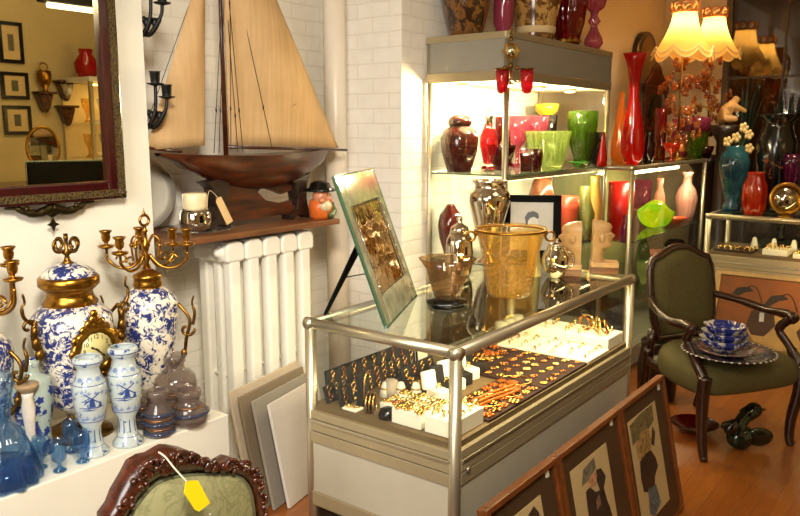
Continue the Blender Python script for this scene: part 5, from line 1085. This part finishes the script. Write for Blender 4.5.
for k in range(4): tag(M().lathe([(.03, 0), (.024, .03), (.012, .08), (.001, .085)], seg=14).build('ring_cone', mt['wlea'], loc=(5.95, 1.25-.13*k, .7455)), 'white ring cone at the back of the far counter', 'ring cone', 'ring cones in the far counter')
dkb = thing('mantel_bust', 'small dark figure on a black block inside the far counter', 'figurine', (6.05, 1.10, .7455)); M().box(-.05, .05, -.12, .12, 0, .06).build('block', mt['black'], dkb); M().lathe([(.03, .06), (.04, .09), (.02, .12), (.03, .15), (.026, .18), (.001, .19)], seg=16).build('figure', mt['iron'], dkb)
ZE = EZ+.0015
tq = pota('baluster_vase', 'large turquoise to dark blue glass vase holding ivory blossoms, on the far counter', 'vase', mt['teal'], 731, ZE, [(8, 209), (8.5, 205), (6, 200), (9, 188), (13, 172), (14.5, 162), (12, 153), (8, 149), (9, 146)], X=5.92)
fl = thing('ivory_blossom_spray', 'spray of ivory blossoms standing in the turquoise vase', 'flowers', tq.location+V((0, 0, .30)))
stm = M(); blo = M(); rr = random.Random(4)
for k, (dx, dz) in enumerate(((-.06, .1), (.05, .2), (.1, .05), (.0, .13), (.09, .15))):
    q = V((RT.x*dx, RT.y*dx, .1+dz)); stm.tube(smooth_path([(0, 0, 0), (q.x*.5, q.y*.5, .1+dz*.5), q]), .004, 5)
    for i in range(5): a = i*2*PI/5; blo.ball(q+V((.022*math.cos(a)*RT.x, .022*math.cos(a)*RT.y, .022*math.sin(a))), (.02, .014, .018), 8, 6)
    blo.ball(q, .012, 8, 6)
stm.build('stem', plain('leaf_green', (50, 70, 30), .6), fl); blo.build('blossom', plain('ivory_petal', (206, 178, 120), .6), fl)
pota('ribbed_vase', 'squat orange-red lobed glass vase on the far counter, beside the gilt mirror', 'vase', cglass('fiery_glass', (196, 40, 10), .8, bump=.3, bscale=12, c2=(226, 84, 20)), 753, ZE, [(8, 213), (10, 209), (11.5, 195), (11, 185), (8, 178), (7, 174), (8, 172)], X=5.76, lobes=(8, .06), seg=56)
pota('floor_vase', 'large glossy black vase with painted flowers, behind the red vase', 'vase', delft('black_floral_glaze', (8, 10, 8), 8, .70, (120, 76, 44)), 771, ZE, [(11, 206), (12, 200), (15, 180), (18, 155), (18.5, 140), (14, 126), (13, 121), (19, 115), (20, 114)], X=6.04)
pota('flower_bowl', 'deep purple glass vase to the right of the black vase', 'vase', mt['purple'], 789, ZE, [(6, 206), (4, 200), (3, 188), (8, 176), (10, 160), (9, 154)], X=5.95)
vm = thing('vanity_mirror', 'round gilt-framed vanity mirror tilted on the far counter', 'mirror', at(785, ZE, X=5.70), -1.25)
M().torus((0, 0, .125), .098, .012, 32, 10, Rm('X', PI/2-.15)).build('frame', mt['gold'], vm); M().lathe([(0, .003), (.092, .003), (.092, -.004), (0, -.004)], (0, 0, .125), 32, None, Rm('X', PI/2-.15)).build('glass', mt['mirror2'], vm); M().lathe([(.05, 0), (.045, .008), (.012, .014), (.01, .03)], seg=20).build('foot', mt['gold'], vm)
pd = tag(M().lathe([(.11, 0), (.11, .05), (.07, .08), (.06, 1.5), (.10, 1.58), (.11, 1.64), (.001, 1.64)], seg=20).build('pedestal', mt['stain'], loc=(6.55, 1.66, 0)), 'dark wooden pedestal behind the counters carrying a pale figure', 'pedestal')
# reclining ivory cherub
fg = M(); vs = [(-.05, 0, .055), (-.01, 0, .11), (.03, 0, .155), (.06, 0, .185), (-.03, -.05, .05), (.06, -.09, .045), (-.02, .05, .05), (.07, .08, .045), (.045, -.07, .14), (.13, -.07, .10), (.045, .07, .14), (.12, .06, .10), (.09, 0, .22)]
ed = [(0, 1), (1, 2), (2, 3), (0, 4), (4, 5), (0, 6), (6, 7), (2, 8), (8, 9), (2, 10), (10, 11), (3, 12)]
me = bpy.data.meshes.new('cherub_figure'); me.from_pydata(vs, ed, []); cf = bpy.data.objects.new('cherub_figure', me); C.objects.link(cf); cf.location = (6.55, 1.66, 1.642); cf.rotation_euler = (0, 0, -.92); me.materials.append(plain('ivory_bisque', (196, 150, 90), .4))
sk = cf.modifiers.new('skin', 'SKIN'); su = cf.modifiers.new('sub', 'SUBSURF'); su.levels = su.render_levels = 2
for i, r in enumerate((.058, .05, .052, .022, .036, .022, .036, .022, .024, .017, .024, .017, .045)): me.skin_vertices[0].data[i].radius = (r, r)
me.skin_vertices[0].data[0].use_root = True; tag(cf, 'pale ivory reclining cherub figure under the lamps at the right', 'figurine')
def snake_plant(p, label, n, h, seed, spread):
    t = thing('snake_plant', label, 'plant', p); M().lathe(shell([(.07, 0), (.08, .02), (.1, .16), (.105, .17)], .008), seg=20).build('pot', mt['stain'], t); rr = random.Random(seed)
    for k in range(n):
        m = M(); a = rr.uniform(0, 2*PI); ln = rr.uniform(.03, spread); hh = h*rr.uniform(.65, 1); P_ = []
        for i in range(9):
            s = i/8; wd = .028*(math.sin(PI*(.22+.76*s))); c = V((math.cos(a)*ln*(s**1.6)+.03*math.cos(a), math.sin(a)*ln*(s**1.6)+.03*math.sin(a), .12+hh*s)); v = V((-math.sin(a+.6), math.cos(a+.6), 0)); P_.append([c-v*wd, c, c+v*wd])
        m.grid(P_); m.build('leaf', LEAF, t, solid=.004)
LEAF = plain('dark_leaf', (24, 40, 22), .45, var=.3)
tag(M().box(6.90, 7.18, .3, 1.84, .0, 1.18).build('window_bench', mt['stain'], bevel=.006), 'dark wooden bench below the window, behind the far counter', 'bench')
snake_plant(at(741, 1.181, X=7.03), 'dark snake plant below the window, right of the lamps', 6, .78, 5, .16); snake_plant(at(779, 1.181, X=7.03), 'dark spiky plant below the window, above the black vase', 9, .72, 9, .26)

# ------------------------------------------------------------------ painting leaning on the far counter
pg = thing('cow_painting', 'large framed painting of a cream and brown cow, leaning on the far counter', 'painting', (5.36, 1.40, 0), -PI/2)
# local x runs to -y (right in the photo), local y to +x
tlp = Rm('X', -.30); PW, PH = 1.05, .66
fm = M()
for b in ((0, .035, 0, PH), (PW-.035, PW, 0, PH), (.035, PW-.035, 0, .035), (.035, PW-.035, PH-.035, PH)): fm.box(b[0], b[1], 0, .03, b[2]+.008, b[3], tlp)
fm.build('frame', plain('pale_gilt_frame', (150, 120, 70), .4, .3), pg)
M().box(.03, PW-.03, .010, .024, .03, PH-.03, tlp).build('canvas', plain('ochre_orange_canvas', (124, 68, 18), .7, var=.2, scale=5), pg)
def fl2(poly, y, nm_, c):
    m = M().flat(); m.v += [tlp @ V((x, y, z)) for x, z in poly]; m.face(list(range(len(poly)))); m.build(nm_, plain(nm_+'_paint', c, .7, var=.12, scale=14), pg)
fl2([(.03, .05), (1.02, .05), (1.02, .30), (.7, .34), (.3, .26), (.03, .20)], .0092, 'field', (118, 92, 34))
fl2([(.24, .28), (.28, .40), (.36, .43), (.5, .42), (.62, .40), (.8, .42), (.98, .38), (1.0, .12), (.9, .10), (.7, .18), (.45, .16), (.3, .2)], .0086, 'cow_body', (170, 136, 78))
fl2([(.24, .30), (.26, .40), (.34, .45), (.40, .42), (.42, .32), (.36, .24), (.28, .24)], .0080, 'cow_head', (60, 34, 14))
fl2([(.55, .30), (.62, .40), (.74, .44), (.86, .40), (.9, .26), (.82, .16), (.7, .2), (.6, .2)], .0080, 'cow_patch', (70, 40, 16))
for k, (cx_, cz_, a0) in enumerate(((.2, .53, 0), (.42, .5, 1))):
    fl2([(cx_-.09, cz_-.05), (cx_-.05, cz_+.02), (cx_+.02, cz_+.035), (cx_+.06, cz_+.01), (cx_+.0, cz_-.01), (cx_-.05, cz_-.05)], .0080, 'leaf_shape', (36, 24, 12))
    m = M().tube([tlp @ V((cx_+.02+.1*s, .009, cz_+.03+.03*math.sin(s*3)-.1*s*s)) for s in [i/8 for i in range(9)]], .004, 5); m.build('tendril', plain('brown_line', (60, 34, 16), .7), pg)

# ------------------------------------------------------------------ green armchair
ac = thing('armchair', 'olive upholstered armchair with dark carved frame, beside the counter', 'armchair', (4.075, 1.015, 0), math.radians(-33))
WN = mt['walnut']
def leg(pts, rs): M().tube(smooth_path(pts), [rs[0]+(rs[1]-rs[0])*i/(6*(len(pts)-1)) for i in range(6*(len(pts)-1)+1)], 10).build('leg', WN, ac)
fy, by = -.265, .26
for s in (-1, 1):
    leg([(s*.30, fy-.012, .43), (s*.305, fy-.015, .30), (s*.285, fy, .14), (s*.275, fy-.01, .03), (s*.285, fy-.03, .008)], (.034, .018))
    leg([(s*.21, by, .42), (s*.21, by+.02, .2), (s*.215, by+.08, .008)], (.026, .018))
rl = [(-.30, fy-.02), (-.16, fy-.045), (0, fy-.05), (.16, fy-.045), (.30, fy-.02), (.32, fy+.1), (.25, by), (-.25, by), (-.32, fy+.1)]
M().prism([(x*.95, (fy+by)/2+(y-(fy+by)/2)*.95) for x, y in rl], .33, .38, axis='z').build('seat_rail', WN, ac, bevel=.012)
sm_ = M(); rows = []
cx_, cy_ = 0, (fy+by)/2
for f, z in ((1.0, .335), (1.05, .345), (1.06, .41), (1.0, .45), (.85, .478), (.5, .492), (.02, .498)): rows.append([V((x*f, cy_+(y-cy_)*f, z)) for x, y in rl])
sm_.grid(rows, True); sm_.build('seat', mt['olive'], ac, sub=2)
bt = Rm('X', -.17); bo = V((0, by-.03, .50))
bp = [(-.19, 0), (-.215, .10), (-.225, .25), (-.222, .36), (-.20, .41), (-.15, .425), (-.10, .45), (-.05, .468), (0, .473), (.05, .468), (.10, .45), (.15, .425), (.20, .41), (.222, .36), (.225, .25), (.215, .10), (.19, 0)]
pm = M(); rows = []
for f, y in ((1.0, .01), (1.0, -.012), (.93, -.034), (.6, -.048), (.02, -.052)): rows.append([bt @ V((x*f*.885, y, .225+(z-.235)*f*.985))+bo for x, z in bp])
pm.grid(rows, True); b0 = [bt @ V((x*.885, .03, z*.985-.01))+bo for x, z in bp]; pm.v += b0; pm.face(list(range(len(pm.v)-len(b0), len(pm.v)))); pm.build('back_pad', mt['olive'], ac)
M().tube([bt @ V((x*.92, 0, .235+(z-.235)*1.03-.01))+bo for x, z in bp], .022, 10, True).build('back_frame', WN, ac)
for s in (-1, 1): M().tube([(s*.2, by+.0, .38), (s*.195, by-.01, .53)], .024, 10).build('back_post', WN, ac)
for s in (-1, 1):
    M().tube(smooth_path([bt @ V((s*.205, 0, .2))+bo, V((s*.275, by-.12, .68)), V((s*.32, by-.28, .655)), V((s*.325, fy+.12, .66)), V((s*.315, fy+.06, .645))]), [.02]*8+[.022]*8+[.026]*5+[.03]*4, 10).build('arm', WN, ac)
    M().tube(smooth_path([(s*.318, fy+.075, .65), (s*.295, fy+.13, .58), (s*.302, fy+.06, .50), (s*.30, fy-.008, .42)]), [.024]*7+[.02]*6+[.026]*6, 10).build('arm_support', WN, ac)
atg = tag(M().box(-.012, .012, -.001, .001, -.05, 0).build('price_tag', mt['wlea'], loc=ac.matrix_world @ V((0, 0, 0))), 'small white price tag hanging from the right arm of the green armchair', 'tag')
mxa = Tm(4.075, 1.015, 0) @ Rm('Z', math.radians(-33)); atg.location = mxa @ V((.32, by-.25, .632)); atg.rotation_euler = (0, 0, math.radians(-60))
# plates and bowls on its seat
blw = delft('cobalt_imari', (24, 36, 110), 22, .56, (206, 200, 190)); dkp = delft('dark_imari', (52, 50, 66), 16, .6, (120, 100, 96))
pl0 = onz(728, 356, .502)
pl = thing('platter', 'large dark patterned platter with a checked rim on the armchair seat', 'platter', pl0); M().lathe([(.10, 0), (.12, .002), (.17, .012), (.213, .026), (.216, .03), (.21, .031), (.165, .017), (.11, .008), (0, .008)], seg=48).build('dish', dkp, pl)
rm_ = M()
for k in range(40): a = k*2*PI/40; rm_.ball((.2145*math.cos(a), .2145*math.sin(a), .0285), (.008, .008, .003), 6, 4)
rm_.build('checked_rim', plain('pale_rim_dash', (196, 186, 170), .3), pl)
pb = pl0+V((.02, .03, .010))
m = M().lathe([(.06, 0), (.08, .004), (.13, .022), (.134, .026), (.08, .012), (0, .008)], seg=32); tag(m.build('plate', delft('plum_imari', (92, 62, 66), 14, .58, (160, 130, 120)), loc=pb+V((-.02, -.02, 0))), 'plum patterned plate stacked on the dark platter', 'plate')
for k in range(3):
    m = M(); r = .115-.008*k; rows = []
    for i, (f, z) in enumerate(((.45, 0), (.5, .008), (.8, .03), (1.0, .062), (.98, .064), (.76, .036), (.45, .014), (.02, .012))):
        rows.append([V((r*f*(1+.06*math.cos(8*a)*f)*math.cos(a), r*f*(1+.06*math.cos(8*a)*f)*math.sin(a), z)) for a in [2*PI*j/48 for j in range(48)]])
    m.grid(rows, True); tag(m.build('scalloped_bowl', blw, loc=pb+V((-.01, -.005, .013+.0335*k))), ['lowest', 'middle', 'topmost'][k]+' of three cobalt scalloped bowls stacked on the armchair', 'bowl', 'cobalt bowls on the armchair')
# under the chair
gf = onz(740, 448, 0); gm = M(); t = thing('glass_bird', 'dark green glass bird figure on the floor under the armchair', 'figurine', gf, -.4)
m = M().ball((0, 0, .06), (.085, .06, .06), 16, 10).ball((-.08, 0, .13), (.05, .03, .035), 12, 8, Rm('Y', -.5)).tube(smooth_path([(-.05, 0, .08), (-.02, 0, .13), (.03, 0, .17), (.07, 0, .18)]), [.04]*6+[.034]*6+[.04]*7, 10).ball((.085, 0, .185), (.05, .04, .042), 12, 8); m.build('body', mt['dkgreen'], t)
m = M().ball((.06, .06, .07), (.07, .02, .05), 10, 8, Rm('Z', .6)).build('wing', mt['dkgreen'], t); M().ball((.06, -.06, .07), (.07, .02, .05), 10, 8, Rm('Z', -.6)).build('wing', mt['dkgreen'], t); M().tube([(.12, 0, .18), (.19, 0, .17)], [.016, .004], 8).build('beak', mt['dkgreen'], t); M().ball((-.12, 0, .15), (.05, .012, .02), 10, 6).build('tail', mt['dkgreen'], t)
tag(M().lathe(shell([(.05, 0), (.06, .01), (.12, .05), (.125, .055)], .005), seg=28).build('glass_dish', mt['dred'], loc=onz(694, 432, 0)), 'low reddish brown glass dish on the floor under the armchair', 'dish')
tag(M().lathe(shell([(.10, 0), (.11, .02), (.12, .2), (.10, .34), (.105, .36)], .006), seg=28).build('basket_bin', mt['stain'], loc=(4.45, 1.42, 0)), 'dark round bin on the floor behind the armchair', 'bin')
tag(M().box(-.13, .13, -.1, .1, 0, .52).build('cabinet_box', wood('umber_box_wood', (80, 50, 26), (110, 74, 40), 7), loc=(3.66, 1.62, 0), bevel=.015), 'brown wooden box on the floor just beyond the counter corner', 'box')

# ------------------------------------------------------------------ framed prints against the counter
YT_, YB_, ZF = .985, .865, .575
xs_ = [ony(*q, YT_).x for q in ((482, 516), (554.5, 457), (617.5, 406), (662, 373))]
tl = math.atan((YT_-YB_)/ZF)
paper = mt['cream']; PG = glass('picture_glass', (.97, .97, .96), 0, .008)
def print_(i, label, pics, sticker, paperbox):
    x0, x1 = xs_[i]+.003, xs_[i+1]-.003; t = thing('framed_print', label, 'framed print', (x0, YB_, 0), 0, 'framed prints leaning on the counter'); W = x1-x0; H = ZF/math.cos(tl); mx = Rm('X', -tl); f = .022
    fm = M()
    for b in ((0, f, 0, H), (W-f, W, 0, H), (f, W-f, 0, f), (f, W-f, H-f, H)): fm.box(b[0], b[1], -.012, .022, b[2]+.004, b[3], mx)
    fm.build('frame', mt['orangew'], t, bevel=.003); M().box(f-.002, W-f+.002, .004, .014, f, H-f, mx).build('mat_board', mt['matb'], t)
    def loc(px, py):
        # photo point to the plane of the leaning glass
        n = V((0, -math.cos(tl), math.sin(tl))); o = V((x0, YB_, 0)); r = ray(px, py); s = (o-EYE).dot(n)/r.dot(n); q = EYE+r*s-o; return (q.x, q.z/math.cos(tl))
    def poly(pts, y, nm_, m_):
        m = M().flat(); m.v += [mx @ V((a, y, b)) for a, b in pts]; m.face(list(range(len(pts)))); m.build(nm_, m_, t)
    a, b = paperbox; M().box(a[0], a[1], .001, .0045, b[0], min(b[1], H-.05), mx).build('print_paper', paper, t)
    for nm_, c, pts in pics: poly([loc(*q) for q in pts], .0005-.0004*pics.index((nm_, c, pts)), nm_, plain(nm_+'_ink%d' % i, c, .7, var=.6, scale=60))
    c = loc(*sticker); M().box(c[0]-.008, c[0]+.008, -.002, .004, c[1]-.016, c[1]+.016, mx).build('white_sticker', mt['wlea'], t)
    M().box(f, W-f, -.004, -.0025, f, H-f, mx).build('glazing', PG, t)
    return t
def pb_(i, tl_, tr_, zb):
    x0 = xs_[i]+.003; n = V((0, -math.cos(tl), math.sin(tl))); o = V((x0, YB_, 0)); out = []
    for q in (tl_, tr_):
        r = ray(*q); s = (o-EYE).dot(n)/r.dot(n); p = EYE+r*s-o; out.append((p.x, p.z/math.cos(tl)))
    return ((out[0][0], out[1][0]), (zb, (out[0][1]+out[1][1])/2))
print_(0, 'nearest framed print in a brown mat, mostly cut off at the bottom edge', [('robe', (60, 40, 30), [(528, 516), (534, 506), (539, 512), (540, 516)])], (547, 472), pb_(0, (514, 516), (541, 496), .08))
print_(1, 'middle framed print of a hooded woman in dark robes, brown mat', [('robe', (44, 36, 34), [(586, 492), (590, 487), (596, 492), (604, 488), (606, 476), (601, 468), (596, 470), (597, 482), (603, 494), (610, 506), (616, 530), (592, 530), (588, 510)]), ('hood', (120, 116, 96), [(582, 487), (583, 470), (594, 457), (596, 468), (589, 480)]), ('face', (206, 150, 110), [(588, 482), (593, 472), (597, 474), (596, 486), (590, 488)]), ('sash', (150, 110, 90), [(596, 500), (599, 494), (601, 504), (597, 510)])], (611, 421), pb_(1, (571, 474), (606, 441), .08))
print_(2, 'farthest framed print of a pale-haired figure in dark robe and blue trousers', [('foliage', (120, 110, 70), [(630, 426), (640, 414), (652, 404), (654, 420), (648, 430), (640, 438), (633, 446)]), ('hair', (176, 140, 84), [(636, 446), (641, 432), (648, 428), (652, 440), (650, 454), (643, 462), (638, 458)]), ('robe', (52, 34, 28), [(640, 462), (645, 454), (651, 450), (656, 458), (658, 466), (655, 476), (655, 486), (650, 492), (644, 492), (641, 478)]), ('trousers', (92, 110, 120), [(648, 490), (656, 484), (661, 502), (655, 516), (650, 514)]), ('shadow', (70, 48, 36), [(652, 426), (655, 432), (654, 446), (651, 444)])], (658.5, 386), pb_(2, (628, 423), (655, 401), .09))
# ------------------------------------------------------------------ the other side of the shop, seen in the wall mirror
YR = -1.25
def wallpic(x, z, w, h, label):
    t = thing('wall_picture', label, 'picture', (x, YR+.004, z), PI, 'pictures opposite the mirror'); framebars(M(), 0, w, 0, h, .03, -.02, 0).build('frame', mt['blackg'], t); M().box(.03, w-.03, -.012, -.002, .03, h-.03).build('print', mt['cream'], t); M().box(w*.38, w*.62, -.014, -.012, h*.3, h*.7).build('picture_motif', plain('grey_ink', (96, 92, 80), .7), t)
wallpic(3.30, 2.14, .2, .33, 'tall narrow picture in a black frame, reflected in the wall mirror, uppermost'); wallpic(3.32, 1.85, .23, .22, 'square picture in a dark frame, reflected in the wall mirror, middle'); wallpic(3.32, 1.56, .23, .24, 'square picture in a dark frame, reflected in the wall mirror, lowest')
for k, (x, z) in enumerate(((3.43, 1.90), (3.62, 2.0), (3.62, 1.79))):
    t = thing('wall_bracket', ('lone carved wall bracket under a gilt urn', 'upper carved wall bracket right of the urn', 'lower carved wall bracket right of the urn')[k]+', reflected in the mirror', 'bracket', (x, YR+.004, z), 0)
    M().box(-.085, .085, 0, .11, 0, .02).build('ledge', mt['carve'], t); M().prism([(-.07, 0), (.07, 0), (.05, -.06), (.04, -.1), (.02, -.14), (0, -.16), (-.02, -.14), (-.04, -.1), (-.05, -.06)], .0, .08).build('corbel', mt['carve'], t, bevel=.01)
t = thing('gilt_urn', 'gilt urn on a wall bracket, reflected in the mirror', 'urn', (3.43, YR+.07, 1.9205)); M().lathe(shell([(.03, 0), (.015, .02), (.05, .07), (.06, .14), (.055, .17)]), seg=24).build('bowl', mt['gold'], t); M().torus((0, 0, .2), .035, .007, 16, 6, Rm('X', PI/2)).build('ring', mt['gold'], t)
t = thing('shaving_mirror', 'oval mirror on a turned stand, reflected in the wall mirror', 'mirror', (2.88, -.25, 1.18), PI+.4)
M().lathe([(.08, 0), (.07, .02), (.02, .04), (.015, .12), (.02, .14)], seg=20).build('stand', mt['agold'], t); m = M(); m.tube([(.105*math.cos(a), 0, .29+.15*math.sin(a)) for a in [2*PI*i/32 for i in range(32)]], .012, 8, True); m.build('frame', mt['gold'], t)
m = M().flat(); m.v += [V((.10*math.cos(2*PI*i/32), -.003, .29+.145*math.sin(2*PI*i/32))) for i in range(32)]; m.face(list(range(32))); m.build('glass', mt['mirror2'], t, solid=.003)
tag(M().box(2.5, 3.25, -1.2, -.1, 0, 1.179).build('tall_chest', mt['carve'], bevel=.01), 'dark wooden chest across the shop, reflected in the mirror', 'chest')
t = thing('vitrine', 'lit glass cabinet across the shop, reflected in the wall mirror', 'display cabinet', (3.60, YR+.02, 0)); 
M().box(0, 1.2, 0, .45, .012, 1.05).build('base_cabinet', mt['ledge'], t); M().box(0, 1.2, 0, .02, 1.05, 2.0).build('back_panel', mt['cream'], t); M().box(0, 1.2, 0, .45, 2.0, 2.04).build('top_board', mt['ledge'], t); M().box(.02, 1.18, .44, .445, 1.05, 2.0).build('front_glass', mt['glass'], t)
for x in (.0, 1.17): M().box(x, x+.03, .42, .45, 1.05, 2.0).build('post', mt['alu'], t)
for z in (1.36, 1.66): M().box(.02, 1.18, .03, .43, z, z+.006).build('glass_shelf', mt['glass'], t); M().box(.02, 1.18, .43, .436, z-.01, z+.012).build('shelf_edge', mt['white'], t)
M().box(.05, 1.15, .36, .38, 1.97, 1.985).build('lamp_strip', emit('cabinet_strip', (255, 220, 140), 10), t)
for k in range(7):
    for z in (1.0505, 1.3665, 1.6665): tag(M().lathe(shell([(.035, 0), (.012, .03), (.014, .07), (.04, .13), (.05, .2)]), seg=16).build('crystal_vase', mt['clear'] if k % 2 else mt['amber'], loc=(3.70+.15*k, YR+.24, z)), ('clear' if k % 2 else 'amber')+' crystal vase in the lit cabinet across the shop', 'vase', 'crystal in the cabinet across the shop')
for k, (x, m_) in enumerate(((3.72, 'brred'), (3.9, 'blue'), (4.15, 'purple'))): tag(M().lathe(shell([(.06, 0), (.09, .05), (.1, .12), (.05, .2), (.06, .24)]), seg=24).build('display_vase', mt[m_], loc=(x, YR+.24, 2.0405)), ('red', 'blue', 'purple')[k]+' glass vase on the cabinet across the shop', 'vase')
t = thing('ceiling_light', 'white tube lamp in a black housing hung from the ceiling, reflected in the mirror', 'ceiling light', (3.35, -.35, 2.50)); M().box(-.35, .35, -.06, .06, .02, .10).build('housing', mt['black'], t); M().tube([(-.3, 0, 0), (.3, 0, 0)], .02, 10).build('tube', emit('ceiling_tube', (255, 240, 210), 8), t); M().tube([(0, 0, .1), (0, 0, .6)], .008, 8).build('rod', mt['black'], t)
# ------------------------------------------------------------------ light
def area(loc, aim, size, energy, col, sy=None):
    L = bpy.data.lights.new('area', 'AREA'); L.energy = energy; L.color = col; L.size = size; L.shape = 'RECTANGLE' if sy else 'SQUARE'
    if sy: L.size_y = sy
    o = bpy.data.objects.new('shop_or_fill_light', L); C.objects.link(o); o.location = loc; o.rotation_euler = (V(aim)-V(loc)).to_track_quat('-Z', 'Y').to_euler(); return o
area((.2, .1, 2.75), (1.9, 2.4, 1.0), .5, 34, (1, .92, .76)).data.spread = math.radians(100)
area((-1.1, .9, 1.9), (1.6, 2.5, .8), 1.3, 30, (1, .96, .90)).data.spread = math.radians(110)
area((2.6, .2, 3.0), (2.6, 1.2, 0), 1.0, 7, (1, .8, .55))
area((5.0, .3, 3.0), (5.0, 1.2, 0), 1.2, 1.5, (1, .7, .4))
area((7.42, .5, 3.0), (7.62, .5, 1.4), .1, 6, (1, .72, .36), 2.4)  # added unseen light, brightens the curtain behind the window
area((5.3, .9, 2.9), (6.1, 1.9, 1.4), .4, 7, (1, .8, .5)).data.spread = math.radians(70)  # added fill for the coloured glass on top of the low vitrine
area((2.9, .2, 2.9), (3.3, -1.25, 1.6), .8, 14, (1, .9, .66))  # added to brighten the opposite wall reflected in the wall mirror
# lamps in the counters
area((2.53, 1.20, .93), (2.53, 1.42, .6), 1.3, 9, (1, .8, .46), .02)
area((5.64, .8, .975), (5.85, .8, .7), .02, 3, (1, .66, .32), 1.2)
area((5.55, 1.80, 1.31), (5.55, 2.0, .9), 1.4, 12, (1, .86, .5), .03)
area((4.05, 1.96, 1.335), (4.05, 2.2, .9), 1.1, 14, (1, .84, .5), .02)
area((4.3, -.87, 1.95), (4.3, -1.1, 1.2), 1.0, 7, (1, .8, .45), .03)
W = bpy.data.worlds.new('World'); S.world = W; W.use_nodes = True; W.node_tree.nodes['Background'].inputs[0].default_value = (1, .85, .65, 1); W.node_tree.nodes['Background'].inputs[1].default_value = .05
